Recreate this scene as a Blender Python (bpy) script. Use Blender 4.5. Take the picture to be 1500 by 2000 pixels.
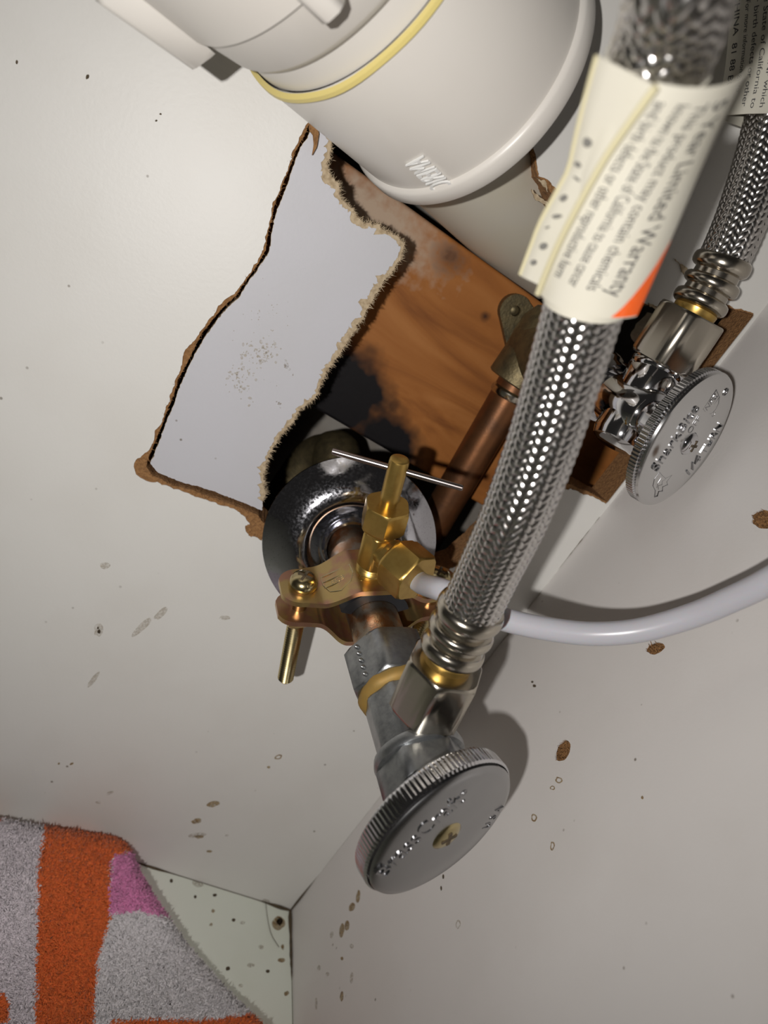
import bpy, math, random
import numpy as np
from mathutils import Matrix, Vector
from mathutils.geometry import delaunay_2d_cdt

for o in list(bpy.data.objects): bpy.data.objects.remove(o)
SC = bpy.context.scene
COL = SC.collection
rng = np.random.default_rng(7)
V3 = lambda *a: np.array(a, float)
def nz(v): v = np.asarray(v, float); return v/np.linalg.norm(v)

# ------------------------------------------------------------------ camera
# cabinet corner = origin; back wall y=0, right wall x=0, floor z=0; metres
FPX = 1400.0
RC = np.array([[0.83036280, 0.45178417, 0.32617279],
               [-0.13547707, -0.40410577, 0.90462395],
               [0.54050309, -0.79535501, -0.27434800]])   # rows: world axes in camera axes (right, down, forward)
CAM = V3(-.1509, -.2245, .2525)
def ray(px, py): return RC @ V3((px-750)/FPX, (py-1000)/FPX, 1)
def P(px, py, depth=None, x=None, y=None, z=None, plane=None):
    d = ray(px, py)
    if depth is not None: return CAM+d*depth
    if plane is not None:
        o, n = plane; return CAM+d*(((o-CAM) @ n)/(d @ n))
    for i, a in enumerate((x, y, z)):
        if a is not None: return CAM+d*((a-CAM[i])/d[i])
cd = bpy.data.cameras.new('camera'); cam = bpy.data.objects.new('camera', cd); COL.objects.link(cam)
m = Matrix.Identity(4)
for i in range(3):
    m[i][0] = RC[i, 0]; m[i][1] = -RC[i, 1]; m[i][2] = -RC[i, 2]; m[i][3] = CAM[i]
cam.matrix_world = m
cd.sensor_fit = 'VERTICAL'; cd.sensor_height = 9.6; cd.sensor_width = 7.2; cd.lens = 9.6*FPX/2000
cd.clip_start = .005; cd.clip_end = 20
cd.dof.use_dof = True; cd.dof.focus_distance = .208; cd.dof.aperture_fstop = 3.8
SC.camera = cam

# ------------------------------------------------------------------ light
w = bpy.data.worlds.new('world'); SC.world = w; w.use_nodes = True
w.node_tree.nodes['Background'].inputs[0].default_value = (1.0, .93, .86, 1)
w.node_tree.nodes['Background'].inputs[1].default_value = .018
# phone flash: a small LED set back behind the lens to even out its falloff (left and a little below it in the picture)
fl = bpy.data.lights.new('phone_flash', 'SPOT'); flo = bpy.data.objects.new('phone_flash', fl); COL.objects.link(flo)
fl.energy = 2.45; fl.color = (1, .965, .93); fl.shadow_soft_size = .0028
fl.spot_size = math.radians(108); fl.spot_blend = 1.0
FLASH = CAM + RC @ V3(-.034, .014, -.055)
flo.location = FLASH
aim = RC @ V3(.07, -.17, 1)
flo.rotation_euler = Vector(aim).to_track_quat('-Z', 'Y').to_euler()
SC.view_settings.view_transform = 'Standard'; SC.view_settings.look = 'None'
SC.view_settings.gamma = 1; SC.view_settings.exposure = 0.0
SC.view_settings.use_curve_mapping = False

# ------------------------------------------------------------------ materials
MATS = {}
def mat(name, col, rough=.5, metal=0., noise=None, bump=None, spec=.5, rnoise=None, **kw):
    """noise=(scale, amount, colour2[, lo, hi]) ; bump=(scale, strength[, distance]) ; rnoise=(scale, lo, hi)"""
    mt = bpy.data.materials.new(name); mt.use_nodes = True; nt = mt.node_tree; N = nt.nodes; L = nt.links
    b = N['Principled BSDF']
    b.inputs['Base Color'].default_value = (*col, 1); b.inputs['Roughness'].default_value = rough
    b.inputs['Metallic'].default_value = metal; b.inputs['Specular IOR Level'].default_value = spec
    for k, v in kw.items(): b.inputs[k.replace('_', ' ')].default_value = v
    g = N.new('ShaderNodeNewGeometry')
    def nz_(scale, det=4):
        n = N.new('ShaderNodeTexNoise'); n.inputs['Scale'].default_value = scale; n.inputs['Detail'].default_value = det
        L.new(g.outputs['Position'], n.inputs['Vector']); return n
    if noise:
        n = nz_(noise[0]); r = N.new('ShaderNodeMapRange')
        r.inputs[1].default_value = noise[3] if len(noise) > 3 else .4; r.inputs[2].default_value = noise[4] if len(noise) > 3 else .7
        r.inputs[4].default_value = noise[1]; L.new(n.outputs['Fac'], r.inputs[0])
        mx = N.new('ShaderNodeMix'); mx.data_type = 'RGBA'; mx.inputs[6].default_value = (*col, 1); mx.inputs[7].default_value = (*noise[2], 1)
        L.new(r.outputs[0], mx.inputs[0]); L.new(mx.outputs[2], b.inputs['Base Color'])
    if rnoise:
        n = nz_(rnoise[0], 6); r = N.new('ShaderNodeMapRange'); r.inputs[1].default_value = .35; r.inputs[2].default_value = .65
        r.inputs[3].default_value = rnoise[1]; r.inputs[4].default_value = rnoise[2]
        L.new(n.outputs['Fac'], r.inputs[0]); L.new(r.outputs[0], b.inputs['Roughness'])
    if bump:
        n = nz_(bump[0]); bp = N.new('ShaderNodeBump'); bp.inputs['Strength'].default_value = bump[1]
        bp.inputs['Distance'].default_value = bump[2] if len(bump) > 2 else .0005
        L.new(n.outputs['Fac'], bp.inputs['Height']); L.new(bp.outputs[0], b.inputs['Normal'])
    MATS[name] = mt; return mt

def melamine(name, col, dirt, rough):
    mt = mat(name, col, rough, bump=(900, .12, .0003), spec=.38)
    nt = mt.node_tree; N = nt.nodes; L = nt.links; b = N['Principled BSDF']
    g = N.new('ShaderNodeNewGeometry')
    n1 = N.new('ShaderNodeTexNoise'); n1.inputs['Scale'].default_value = 28; n1.inputs['Detail'].default_value = 5
    n2 = N.new('ShaderNodeTexVoronoi'); n2.inputs['Scale'].default_value = 150; n2.inputs['Randomness'].default_value = 1
    n3 = N.new('ShaderNodeTexNoise'); n3.inputs['Scale'].default_value = 45
    for n in (n1, n2, n3): L.new(g.outputs['Position'], n.inputs['Vector'])
    r1 = N.new('ShaderNodeMapRange'); r1.inputs[1].default_value = .45; r1.inputs[2].default_value = .8; r1.inputs[4].default_value = .35
    L.new(n1.outputs['Fac'], r1.inputs[0])
    r2 = N.new('ShaderNodeMapRange'); r2.inputs[1].default_value = .09; r2.inputs[2].default_value = .045; r2.inputs[4].default_value = .8
    L.new(n2.outputs['Distance'], r2.inputs[0])
    r3 = N.new('ShaderNodeMapRange'); r3.inputs[1].default_value = .55; r3.inputs[2].default_value = .62
    L.new(n3.outputs['Fac'], r3.inputs[0])
    mu = N.new('ShaderNodeMath'); mu.operation = 'MULTIPLY'; L.new(r2.outputs[0], mu.inputs[0]); L.new(r3.outputs[0], mu.inputs[1])
    m1 = N.new('ShaderNodeMix'); m1.data_type = 'RGBA'; m1.inputs[6].default_value = (*col, 1); m1.inputs[7].default_value = (*dirt, 1)
    L.new(r1.outputs[0], m1.inputs[0])
    m2 = N.new('ShaderNodeMix'); m2.data_type = 'RGBA'; m2.inputs[7].default_value = (.13, .10, .07, 1)
    L.new(m1.outputs[2], m2.inputs[6]); L.new(mu.outputs[0], m2.inputs[0]); L.new(m2.outputs[2], b.inputs['Base Color'])
    return mt
melamine('melamine', (.70, .69, .66), (.60, .575, .53), .44)
melamine('melamine_side', (.70, .675, .655), (.60, .565, .53), .42)
melamine('melamine_floor', (.84, .88, .79), (.66, .69, .54), .45)
melamine('panel_white', (.53, .53, .565), (.48, .475, .48), .5)
mat('fibreboard', (.33, .17, .065), .95, noise=(900, .8, (.17, .08, .03)), bump=(1500, .8, .001))
mat('pale_fibre', (.50, .40, .27), .95, noise=(900, .8, (.30, .22, .13)))
mat('drywall', (.30, .28, .25), .9, noise=(60, .7, (.20, .17, .14)))
mat('drywall_pale', (.62, .58, .50), .9, noise=(300, .5, (.45, .38, .28)))
mat('chrome', (.68, .68, .70), .08, 1.)
mat('chrome_pitted', (.56, .56, .60), .12, 1., noise=(2200, .6, (.20, .19, .22), .60, .70), rnoise=(1200, .06, .17))
mat('satin_chrome', (.40, .40, .405), .24, 1., noise=(90, .4, (.33, .33, .335)))
mat('bright_satin', (.66, .66, .66), .16, 1.)
mat('nickel', (.52, .48, .41), .2, 1., noise=(400, .25, (.5, .45, .38)))
mat('zinc_grey', (.36, .37, .375), .34, .95, noise=(500, .6, (.22, .23, .24)), bump=(1400, .12, .0003))
mat('brass', (.54, .36, .105), .33, .92, noise=(500, .4, (.42, .26, .07)))
mat('letter_metal', (.34, .34, .35), .25, 1.)
mat('brass_tape', (.30, .19, .05), .6, .3, noise=(600, .6, (.35, .2, .04)))
mat('zinc_gold', (.55, .40, .17), .33, .95, noise=(160, .9, (.50, .27, .19), .42, .58))
mat('zinc_bolt', (.55, .46, .26), .22, 1., noise=(300, .6, (.4, .32, .15)))
mat('pin_steel', (.36, .31, .30), .25, 1.)
mat('rubber', (.012, .013, .016), .45)
mat('stub_metal', (.46, .40, .33), .34, 1., noise=(260, .9, (.40, .22, .12), .42, .6), bump=(2500, .3, .0003))
mat('old_copper', (.20, .085, .035), .40, .75, noise=(120, .8, (.09, .045, .025)), bump=(900, .1, .0003))
mat('old_bronze', (.17, .135, .07), .5, .75, noise=(350, .8, (.09, .075, .045)), bump=(1200, .35, .0004))
mat('pvc', (.76, .73, .68), .34, noise=(18, .5, (.69, .65, .60)))
mat('pvc_inner', (.62, .585, .50), .4, noise=(40, .5, (.62, .56, .42)))
mat('glue_yellow', (.72, .60, .22), .4)
mat('print_white', (.88, .88, .86), .6)
mat('poly_tube', (.47, .47, .51), .28, Subsurface_Weight=.35, Subsurface_Scale=.003)
mat('paper', (.60, .575, .49), .6, noise=(120, .3, (.55, .52, .41)))
mat('paper_edge', (.58, .53, .34), .6)
mat('ink', (.035, .035, .04), .7)
mat('ink_worn', (.16, .155, .14), .7)
mat('ink_orange', (.85, .12, .012), .5, noise=(400, .5, (.9, .25, .12), .55, .75))
mat('ink_red', (.62, .035, .015), .5)
mat('steel_wire', (.62, .60, .58), .21, 1.)
mat('braid_core', (.05, .05, .05), .6)
mat('grime', (.10, .07, .04), .9, noise=(900, .7, (.03, .03, .02)))
mat('stain_brown', (.30, .19, .075), .7, noise=(600, .8, (.52, .44, .30), .4, .62))
mat('stain_faint', (.57, .52, .44), .6, noise=(500, .7, (.66, .63, .58)))
mat('smudge_grey', (.40, .36, .32), .7, noise=(700, .9, (.68, .67, .68), .42, .56))

def speckle(name, lo, hi, mx_):
    nt = MATS[name].node_tree; N = nt.nodes; L = nt.links; g = N.new('ShaderNodeNewGeometry'); n = N.new('ShaderNodeTexNoise'); n.inputs['Scale'].default_value = 1300; n.inputs['Detail'].default_value = 5
    r = N.new('ShaderNodeMapRange'); r.inputs[1].default_value = lo; r.inputs[2].default_value = hi; r.inputs[4].default_value = mx_
    L.new(g.outputs['Position'], n.inputs['Vector']); L.new(n.outputs['Fac'], r.inputs[0]); L.new(r.outputs[0], N['Principled BSDF'].inputs['Alpha'])
speckle('stain_faint', .30, .70, .50); speckle('smudge_grey', .40, .60, .8); speckle('stain_brown', .28, .60, .85)
def wood_material():
    mt = mat('wood', (.3, .12, .03), .62, bump=(260, .2, .0005), spec=.2); nt = mt.node_tree; N = nt.nodes; L = nt.links; b = N['Principled BSDF']
    g = N.new('ShaderNodeNewGeometry'); mp = N.new('ShaderNodeMapping'); mp.inputs['Scale'].default_value = (9, 40, 42)
    mp.inputs['Rotation'].default_value = (0, .14, 0)
    L.new(g.outputs['Position'], mp.inputs[0])
    n = N.new('ShaderNodeTexNoise'); n.inputs['Scale'].default_value = 1.6; n.inputs['Detail'].default_value = 7; n.inputs['Distortion'].default_value = 1.4
    L.new(mp.outputs[0], n.inputs['Vector'])
    cr = N.new('ShaderNodeValToRGB'); e = cr.color_ramp.elements
    e[0].position = .22; e[0].color = (.13, .038, .010, 1); e[1].position = .80; e[1].color = (.42, .18, .055, 1)
    q = cr.color_ramp.elements.new(.5); q.color = (.31, .115, .028, 1)
    L.new(n.outputs['Fac'], cr.inputs[0])
    # plaster smears on the upper edge, a scorch mark (from soldering) at the lower left
    def spot(c, rad, soft, nscale, amp, sc=(1, 1, 1)):
        s = N.new('ShaderNodeVectorMath'); s.operation = 'SUBTRACT'; s.inputs[1].default_value = tuple(c); L.new(g.outputs['Position'], s.inputs[0])
        k = N.new('ShaderNodeVectorMath'); k.operation = 'MULTIPLY'; k.inputs[1].default_value = sc; L.new(s.outputs[0], k.inputs[0])
        l = N.new('ShaderNodeVectorMath'); l.operation = 'LENGTH'; L.new(k.outputs[0], l.inputs[0])
        nn = N.new('ShaderNodeTexNoise'); nn.inputs['Scale'].default_value = nscale; L.new(g.outputs['Position'], nn.inputs['Vector'])
        ma = N.new('ShaderNodeMath'); ma.operation = 'MULTIPLY_ADD'; ma.inputs[1].default_value = amp; L.new(nn.outputs['Fac'], ma.inputs[0]); L.new(l.outputs['Value'], ma.inputs[2])
        r = N.new('ShaderNodeMapRange'); r.inputs[1].default_value = rad+soft+amp*.5; r.inputs[2].default_value = rad-soft+amp*.5
        L.new(ma.outputs[0], r.inputs[0]); return r.outputs[0]
    def over(prev, fac, c):
        mx = N.new('ShaderNodeMix'); mx.data_type = 'RGBA'; mx.inputs[7].default_value = (*c, 1)
        L.new(prev, mx.inputs[6]); L.new(fac, mx.inputs[0]); return mx.outputs[2]
    c = cr.outputs[0]
    c = over(c, spot(P(735, 425, y=.033), .010, .006, 300, .016, (.45, 1, 1)), (.44, .33, .24))
    c = over(c, spot(P(880, 505, y=.033), .004, .004, 300, .01), (.13, .06, .03))
    c = over(c, spot(P(948, 618, y=.033), .0012, .0012, 300, .001), (.05, .02, .01))
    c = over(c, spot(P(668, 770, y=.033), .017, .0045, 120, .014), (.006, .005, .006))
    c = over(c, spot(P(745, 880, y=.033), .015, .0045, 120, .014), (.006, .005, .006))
    L.new(c, b.inputs['Base Color'])
wood_material()

def attr_material(name, rough=.9):
    mt = mat(name, (.8, .8, .8), rough, spec=.1); nt = mt.node_tree
    a = nt.nodes.new('ShaderNodeAttribute'); a.attribute_name = 'dye'
    nt.links.new(a.outputs['Color'], nt.nodes['Principled BSDF'].inputs['Base Color'])
    nt.nodes['Principled BSDF'].inputs['Sheen Weight'].default_value = .3
attr_material('terry')

# ------------------------------------------------------------------ mesh helpers
class MB:
    def __init__(s): s.v = []; s.f = []; s.n = 0
    def add(s, v, f):
        v = np.asarray(v, float).reshape(-1, 3); s.v.append(v); s.f += [tuple(int(i)+s.n for i in q) for q in f]; s.n += len(v); return s
    def addq(s, v, q):      # big numpy arrays of quads
        v = np.asarray(v, float).reshape(-1, 3); s.v.append(v); s.f += (np.asarray(q)+s.n).tolist(); s.n += len(v); return s
    def verts(s): return np.concatenate(s.v)
WLOC = {}
def link(name, mb, material, parent=None, smooth=40, loc=None):
    me = bpy.data.meshes.new(name); v = mb.verts()
    if parent is not None: base = WLOC[parent.name]
    else: base = np.array(loc if loc is not None else (0, 0, 0), float)
    me.from_pydata((v-base).tolist(), [], mb.f); me.update()
    if smooth:
        me.shade_smooth(); me.set_sharp_from_angle(angle=math.radians(smooth))
    me.materials.append(MATS[material])
    o = bpy.data.objects.new(name, me); COL.objects.link(o)
    if parent is not None: o.parent = parent
    else: o.location = base
    WLOC[o.name] = base; return o
def thing(name, label, cat, loc, group=None):
    o = bpy.data.objects.new(name, None); COL.objects.link(o); o.location = loc; o.empty_display_size = .01
    o['label'] = label; o['category'] = cat
    if group: o['group'] = group
    WLOC[o.name] = np.array(loc, float); return o
def tag(o, label, cat, group=None):
    o['label'] = label; o['category'] = cat
    if group: o['group'] = group
    return o
def structure(o): o['kind'] = 'structure'; return o
def stuff(o): o['kind'] = 'stuff'; return o

def frame(a, up=(0, 0, 1)):
    a = nz(a); u = nz(np.cross(up, a)) if abs(nz(up) @ a) < .99 else nz(np.cross((1, 0, 0), a)); return a, u, np.cross(a, u)
def lathe(mb, o, a, prof, seg=48, up=(0, 0, 1), wob=None, caps=True):
    """prof = [(s along axis, radius)]"""
    a, u, v = frame(a, up); t = np.linspace(0, 2*np.pi, seg, endpoint=False); V = []
    for s, r in prof:
        rr = np.full(seg, r) if wob is None else r*wob(t)
        V.append(o+a*s+(np.cos(t)*rr)[:, None]*u+(np.sin(t)*rr)[:, None]*v)
    F = []
    for i in range(len(prof)-1):
        for j in range(seg):
            k = (j+1) % seg; F.append((i*seg+j, i*seg+k, (i+1)*seg+k, (i+1)*seg+j))
    if caps:
        F.append(tuple(range(seg))[::-1]); F.append(tuple(range((len(prof)-1)*seg, len(prof)*seg)))
    return mb.add(np.concatenate(V), F)
def hexnut(mb, o, a, s0, s1, ac, sides=6, up=(0, 0, 1), ch=.0008, rot=0.):
    """ac = radius across corners; chamfered ends"""
    a, u, v = frame(a, up); t = np.linspace(0, 2*np.pi, sides, endpoint=False)+rot; V = []
    # 4 corner rows, with round chamfer by cutting corners at the ends
    n = sides*6; tt = np.linspace(0, 2*np.pi, n, endpoint=False)+rot
    ph = (tt-rot) % (2*np.pi/sides)-np.pi/sides
    rh = ac*math.cos(math.pi/sides)/np.cos(ph)
    rin = ac*(math.cos(math.pi/sides)+.55*(1-math.cos(math.pi/sides)))
    for s, r in ((s0, np.minimum(rh, rin)*.97), (s0+ch*.4, np.minimum(rh, rin)), (s0+ch*1.3, rh), (s1-ch*1.3, rh), (s1-ch*.4, np.minimum(rh, rin)), (s1, np.minimum(rh, rin)*.97)):
        V.append(o+a*s+(np.cos(tt)*r)[:, None]*u+(np.sin(tt)*r)[:, None]*v)
    F = []
    for i in range(5):
        for j in range(n):
            k = (j+1) % n; F.append((i*n+j, i*n+k, (i+1)*n+k, (i+1)*n+j))
    F.append(tuple(range(n))[::-1]); F.append(tuple(range(5*n, 6*n)))
    return mb.add(np.concatenate(V), F)
def catmull(pts, n):
    p = np.array(pts, float); p = np.vstack([2*p[0]-p[1], p, 2*p[-1]-p[-2]]); out = []
    for i in range(1, len(p)-2):
        for t in np.linspace(0, 1, n, endpoint=False):
            a, b, c, d = p[i-1:i+3]
            out.append(.5*((2*b)+(c-a)*t+(2*a-5*b+4*c-d)*t*t+(3*b-a-3*c+d)*t**3))
    out.append(p[-2]); return np.array(out)
class Path:
    def __init__(s, pts, n=20, step=.0008, up=None):
        q = catmull(pts, n); L = np.r_[0, np.cumsum(np.linalg.norm(np.diff(q, axis=0), axis=1))]; s.L = L[-1]
        m_ = max(8, int(s.L/step)); ss = np.linspace(0, s.L, m_)
        s.s = ss; s.c = np.stack([np.interp(ss, L, q[:, i]) for i in range(3)], 1)
        t = np.gradient(s.c, axis=0); s.t = t/np.linalg.norm(t, axis=1)[:, None]
        n0 = nz(np.cross(s.t[0], up if up is not None else (0, 0, 1) if abs(s.t[0][2]) < .9 else (1, 0, 0))); N_ = [n0]
        for i in range(1, m_):
            k = N_[-1]-s.t[i]*(N_[-1] @ s.t[i]); N_.append(nz(k))
        s.n = np.array(N_); s.b = np.cross(s.t, s.n)
    def at(s, q):
        f = lambda A: np.stack([np.interp(q, s.s, A[:, i]) for i in range(3)], -1)
        return f(s.c), f(s.t), f(s.n), f(s.b)
def tube(mb, path, r, seg=20, s0=None, s1=None, step=.002, prof=None):
    s0 = 0 if s0 is None else s0; s1 = path.L if s1 is None else s1
    q = np.array([p[0] for p in prof]) if prof else np.linspace(s0, s1, max(3, int((s1-s0)/step)))
    rr = np.array([p[1] for p in prof]) if prof else np.full(len(q), r)
    c, t, n, b = path.at(q); a = np.linspace(0, 2*np.pi, seg, endpoint=False)
    V = c[:, None]+rr[:, None, None]*(np.cos(a)[None, :, None]*n[:, None]+np.sin(a)[None, :, None]*b[:, None])
    F = [(i*seg+j, i*seg+(j+1) % seg, (i+1)*seg+(j+1) % seg, (i+1)*seg+j) for i in range(len(q)-1) for j in range(seg)]
    F.append(tuple(range(seg))[::-1]); F.append(tuple(range((len(q)-1)*seg, len(q)*seg)))
    return mb.add(V.reshape(-1, 3), F)
def braid(mb, path, r, s0, s1, N=24, pitch=.042, w=.00158, h=.00025, per=3):
    ns = int((s1-s0)/(pitch/(2*N))*per); q = np.linspace(s0, s1, ns); c, t, n, b = path.at(q)
    across = np.array([-1, -.5, 0, .5, 1.]); arch = np.array([-.00022, -.00003, .00004, -.00003, -.00022])
    for d in (1, -1):
        for k in range(N):
            ph = 2*np.pi*k/N+d*2*np.pi*q/pitch
            rad = r+d*h*np.cos(N*ph/2-np.pi/4)*1.25
            er = np.cos(ph)[:, None]*n+np.sin(ph)[:, None]*b; et = -np.sin(ph)[:, None]*n+np.cos(ph)[:, None]*b
            al = math.atan2(2*np.pi*r, pitch); side = nz_rows(et*math.cos(al)-d*t*math.sin(al))
            V = c[:, None]+(rad[:, None]+arch[None])[..., None]*er[:, None]+(across*w/2)[None, :, None]*side[:, None]
            i = np.arange(ns-1)[:, None]*5+np.arange(4)[None]; Q = np.stack([i, i+1, i+6, i+5], -1).reshape(-1, 4)
            mb.addq(V, Q)
    return mb
def nz_rows(a): return a/np.linalg.norm(a, axis=-1, keepdims=True)
def box(mb, o, ax, ay, az, x0, x1, y0, y1, z0, z1):
    V = [o+ax*x+ay*y+az*z for z in (z0, z1) for y in (y0, y1) for x in (x0, x1)]
    return mb.add(V, [(0, 2, 3, 1), (4, 5, 7, 6), (0, 1, 5, 4), (2, 6, 7, 3), (0, 4, 6, 2), (1, 3, 7, 5)])
def inside(pt, poly):
    x, y = pt[..., 0], pt[..., 1]; r = np.zeros(x.shape, bool); n = len(poly); j = n-1
    for i in range(n):
        xi, yi = poly[i]; xj, yj = poly[j]
        if yi != yj: r ^= ((yi > y) != (yj > y)) & (x < (xj-xi)*(y-yi)/(yj-yi)+xi)
        j = i
    return r
def sheet(mb, to3, outer, holes, z0, z1, extra=None):
    """flat plate with holes; to3(x, y, z) maps sheet coordinates to world"""
    loops = [np.array(outer)]+[np.array(h) for h in holes]; pts = []; ed = []
    for l in loops:
        b = len(pts); pts += [tuple(p) for p in l]; ed += [(b+i, b+(i+1) % len(l)) for i in range(len(l))]
    if extra is not None: pts += [tuple(p) for p in extra]
    v, e, f, *_ = delaunay_2d_cdt([Vector(p) for p in pts], ed, [], 0, 1e-7)
    v = np.array([(p.x, p.y) for p in v]); keep = []
    cen = np.array([v[list(q)].mean(0) for q in f]); ok = inside(cen, loops[0])
    for h in loops[1:]: ok &= ~inside(cen, h)
    F = [f[i] for i in range(len(f)) if ok[i]]
    n = len(v); V = np.array([to3(x, y, z0) for x, y in v]+[to3(x, y, z1) for x, y in v])
    cnt = {}
    for q in F:
        for i in range(len(q)):
            a, b = q[i], q[(i+1) % len(q)]; cnt[(a, b)] = 1
    G = [tuple(q) for q in F]+[tuple(i+n for i in q[::-1]) for q in F]
    for (a, b) in cnt:
        if (b, a) not in cnt: G.append((b, a, a+n, b+n))
    return mb.add(V, G)
def resample(poly, step, closed=True):
    p = np.array(poly, float)
    if closed: p = np.vstack([p, p[:1]])
    L = np.r_[0, np.cumsum(np.linalg.norm(np.diff(p, axis=0), axis=1))]; n = max(4, int(L[-1]/step)); s = np.linspace(0, L[-1], n, endpoint=not closed)
    return np.stack([np.interp(s, L, p[:, i]) for i in range(2)], 1)
def noise1(n, octaves=((6, 1.), (2.5, .6), (1, .5)), seed=0):
    g = np.random.default_rng(seed); x = np.arange(n); r = np.zeros(n)
    for per, am in octaves:
        m_ = int(n/per)+3; r += am*np.interp(x/per, np.arange(m_), g.normal(size=m_))
    return r
def offset_loop(p, wd):
    """push each point outward by wd (p counter-clockwise or clockwise handled by sign of area)"""
    q = np.roll(p, -2, 0)-np.roll(p, 2, 0); nrm = np.stack([q[:, 1], -q[:, 0]], 1); nrm /= np.linalg.norm(nrm, axis=1)[:, None]+1e-12
    ar = np.sum(p[:, 0]*np.roll(p[:, 1], -1)-np.roll(p[:, 0], -1)*p[:, 1])
    return p+nrm*(np.sign(ar)*wd)[:, None]
# text: built-in font, extruded slightly
_TX = {}
def glyphs(txt, ext=.04):
    if (txt, ext) in _TX: return _TX[(txt, ext)]
    cu = bpy.data.curves.new('text', 'FONT'); cu.body = txt; cu.size = 1; cu.extrude = ext; cu.resolution_u = 3
    o = bpy.data.objects.new('text', cu); COL.objects.link(o); bpy.context.view_layer.update()
    dg = bpy.context.evaluated_depsgraph_get(); me = bpy.data.meshes.new_from_object(o.evaluated_get(dg))
    v = np.array([tuple(q.co) for q in me.vertices]).reshape(-1, 3); f = [tuple(p.vertices) for p in me.polygons]
    bpy.data.objects.remove(o); bpy.data.curves.remove(cu); bpy.data.meshes.remove(me)
    _TX[(txt, ext)] = (v, f); return v, f
def text_line(mb, txt, size, fn, ext=.04, center=False, width=None, stretch=1.):
    """fn(x, y, z) -> world, in metres"""
    v, f = glyphs(txt, ext); v = v*size; v = v.copy(); v[:, 0] *= stretch
    if width: v[:, 0] *= width/(v[:, 0].max()-v[:, 0].min())
    if center: v[:, 0] -= (v[:, 0].max()+v[:, 0].min())/2
    return mb.add(np.array([fn(*q) for q in v]), f)
def wire2d(mb, pts, r, fn, closed=False):
    """thin raised line on a surface: pts in surface coordinates"""
    p = np.array(pts, float)
    if closed: p = np.vstack([p, p[:1]])
    for a, b in zip(p[:-1], p[1:]):
        d = (b-a)/(np.linalg.norm(b-a)+1e-12); n = np.array([-d[1], d[0]])*r; a2 = a-d*r*.6; b2 = b+d*r*.6
        q = [a2-n, b2-n, b2+n, a2+n]
        mb.add([fn(x, y, -.0001) for x, y in q]+[fn(x, y, r*.8) for x, y in [a2-n*.4, b2-n*.4, b2+n*.4, a2+n*.4]],
               [(4, 5, 6, 7), (0, 1, 5, 4), (1, 2, 6, 5), (2, 3, 7, 6), (3, 0, 4, 7)])
    return mb
def fuzz(mb, pts, dirs, n_each, length, wdt, spread, g, face=None):
    """tiny curved fibres, each a 3-sided spike"""
    pts = np.repeat(pts, n_each, 0); dirs = np.repeat(dirs, n_each, 0); n = len(pts)
    d = nz_rows(dirs+g.normal(size=(n, 3))*spread); l = length*g.uniform(.35, 1.2, n)[:, None]
    s1 = nz_rows(np.cross(d, g.normal(size=(n, 3)))); s2 = np.cross(d, s1)
    bend = g.normal(size=(n, 3))*l*.35; ww = wdt*g.uniform(.6, 1.4, n)[:, None]
    a = pts+g.normal(size=(n, 3))*wdt*.6
    V = np.stack([a+s1*ww, a-s1*ww*.5+s2*ww*.87, a-s1*ww*.5-s2*ww*.87, a+d*l*.6+bend*.5+s1*ww*.6, a+d*l*.6+bend*.5-s1*ww*.4, a+d*l+bend], 1)
    b = (np.arange(n)*6)[:, None]
    T = np.array([(0, 1, 3), (1, 4, 3), (1, 2, 4), (2, 0, 4), (0, 3, 4), (3, 4, 5)])
    v = V.reshape(-1, 3); F = (b[:, None, :]+T[None]).reshape(-1, 3)
    if face is not None:
        A_, B_, C_ = v[F[:, 0]], v[F[:, 1]], v[F[:, 2]]; fl_ = np.einsum('ij,ij->i', np.cross(B_-A_, C_-A_), face-A_) < 0; F[fl_] = F[fl_][:, ::-1]
    mb.v.append(v); mb.f += (F+mb.n).tolist(); mb.n += len(v); return mb

# ------------------------------------------------------------------ setting: cabinet shell
TH = .014
wy = lambda x, z, y: (x, y, z)
def wp(pts, y=0.): return np.array([P(px, py, y=y)[[0, 2]] for px, py in pts])
CUT = [(640, 175), (612, 218), (596, 262), (572, 306), (556, 352), (541, 392), (527, 440), (518, 488), (497, 525), (462, 575),
       (425, 612), (398, 648), (378, 682), (352, 735), (331, 790), (308, 850), (291, 893), (284, 909), (300, 931), (340, 948), (400, 966), (455, 986), (505, 1006), (522, 1030)]
LOW = [(560, 1100), (660, 1150), (780, 1150), (850, 1120), (885, 1106), (918, 1078), (1000, 1000), (1060, 950), (1110, 945), (1150, 962), (1187, 981)]
TOP = [(1440, 605), (1400, 588), (1345, 590), (1292, 600), (1262, 596), (1220, 570), (1180, 520), (1145, 468), (1112, 424), (1086, 398), (1068, 362), (1050, 346), (1040, 300), (1000, 180), (800, 60), (700, 90)]
lowpts = wp(LOW); lowpts[-1] = (-.0012, lowpts[-1][1])
toppts = wp(TOP); ztop = wp([(1470, 615)])[0][1]
core_loop = np.vstack([wp(CUT), lowpts, [(-.0012, ztop)], toppts])
core_loop = resample(core_loop, .0006)
right_side = core_loop[:, 0] > -.0016
wn = noise1(len(core_loop), seed=3)*.00012; wn[right_side] = 0
core_loop = offset_loop(core_loop, wn)
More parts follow.
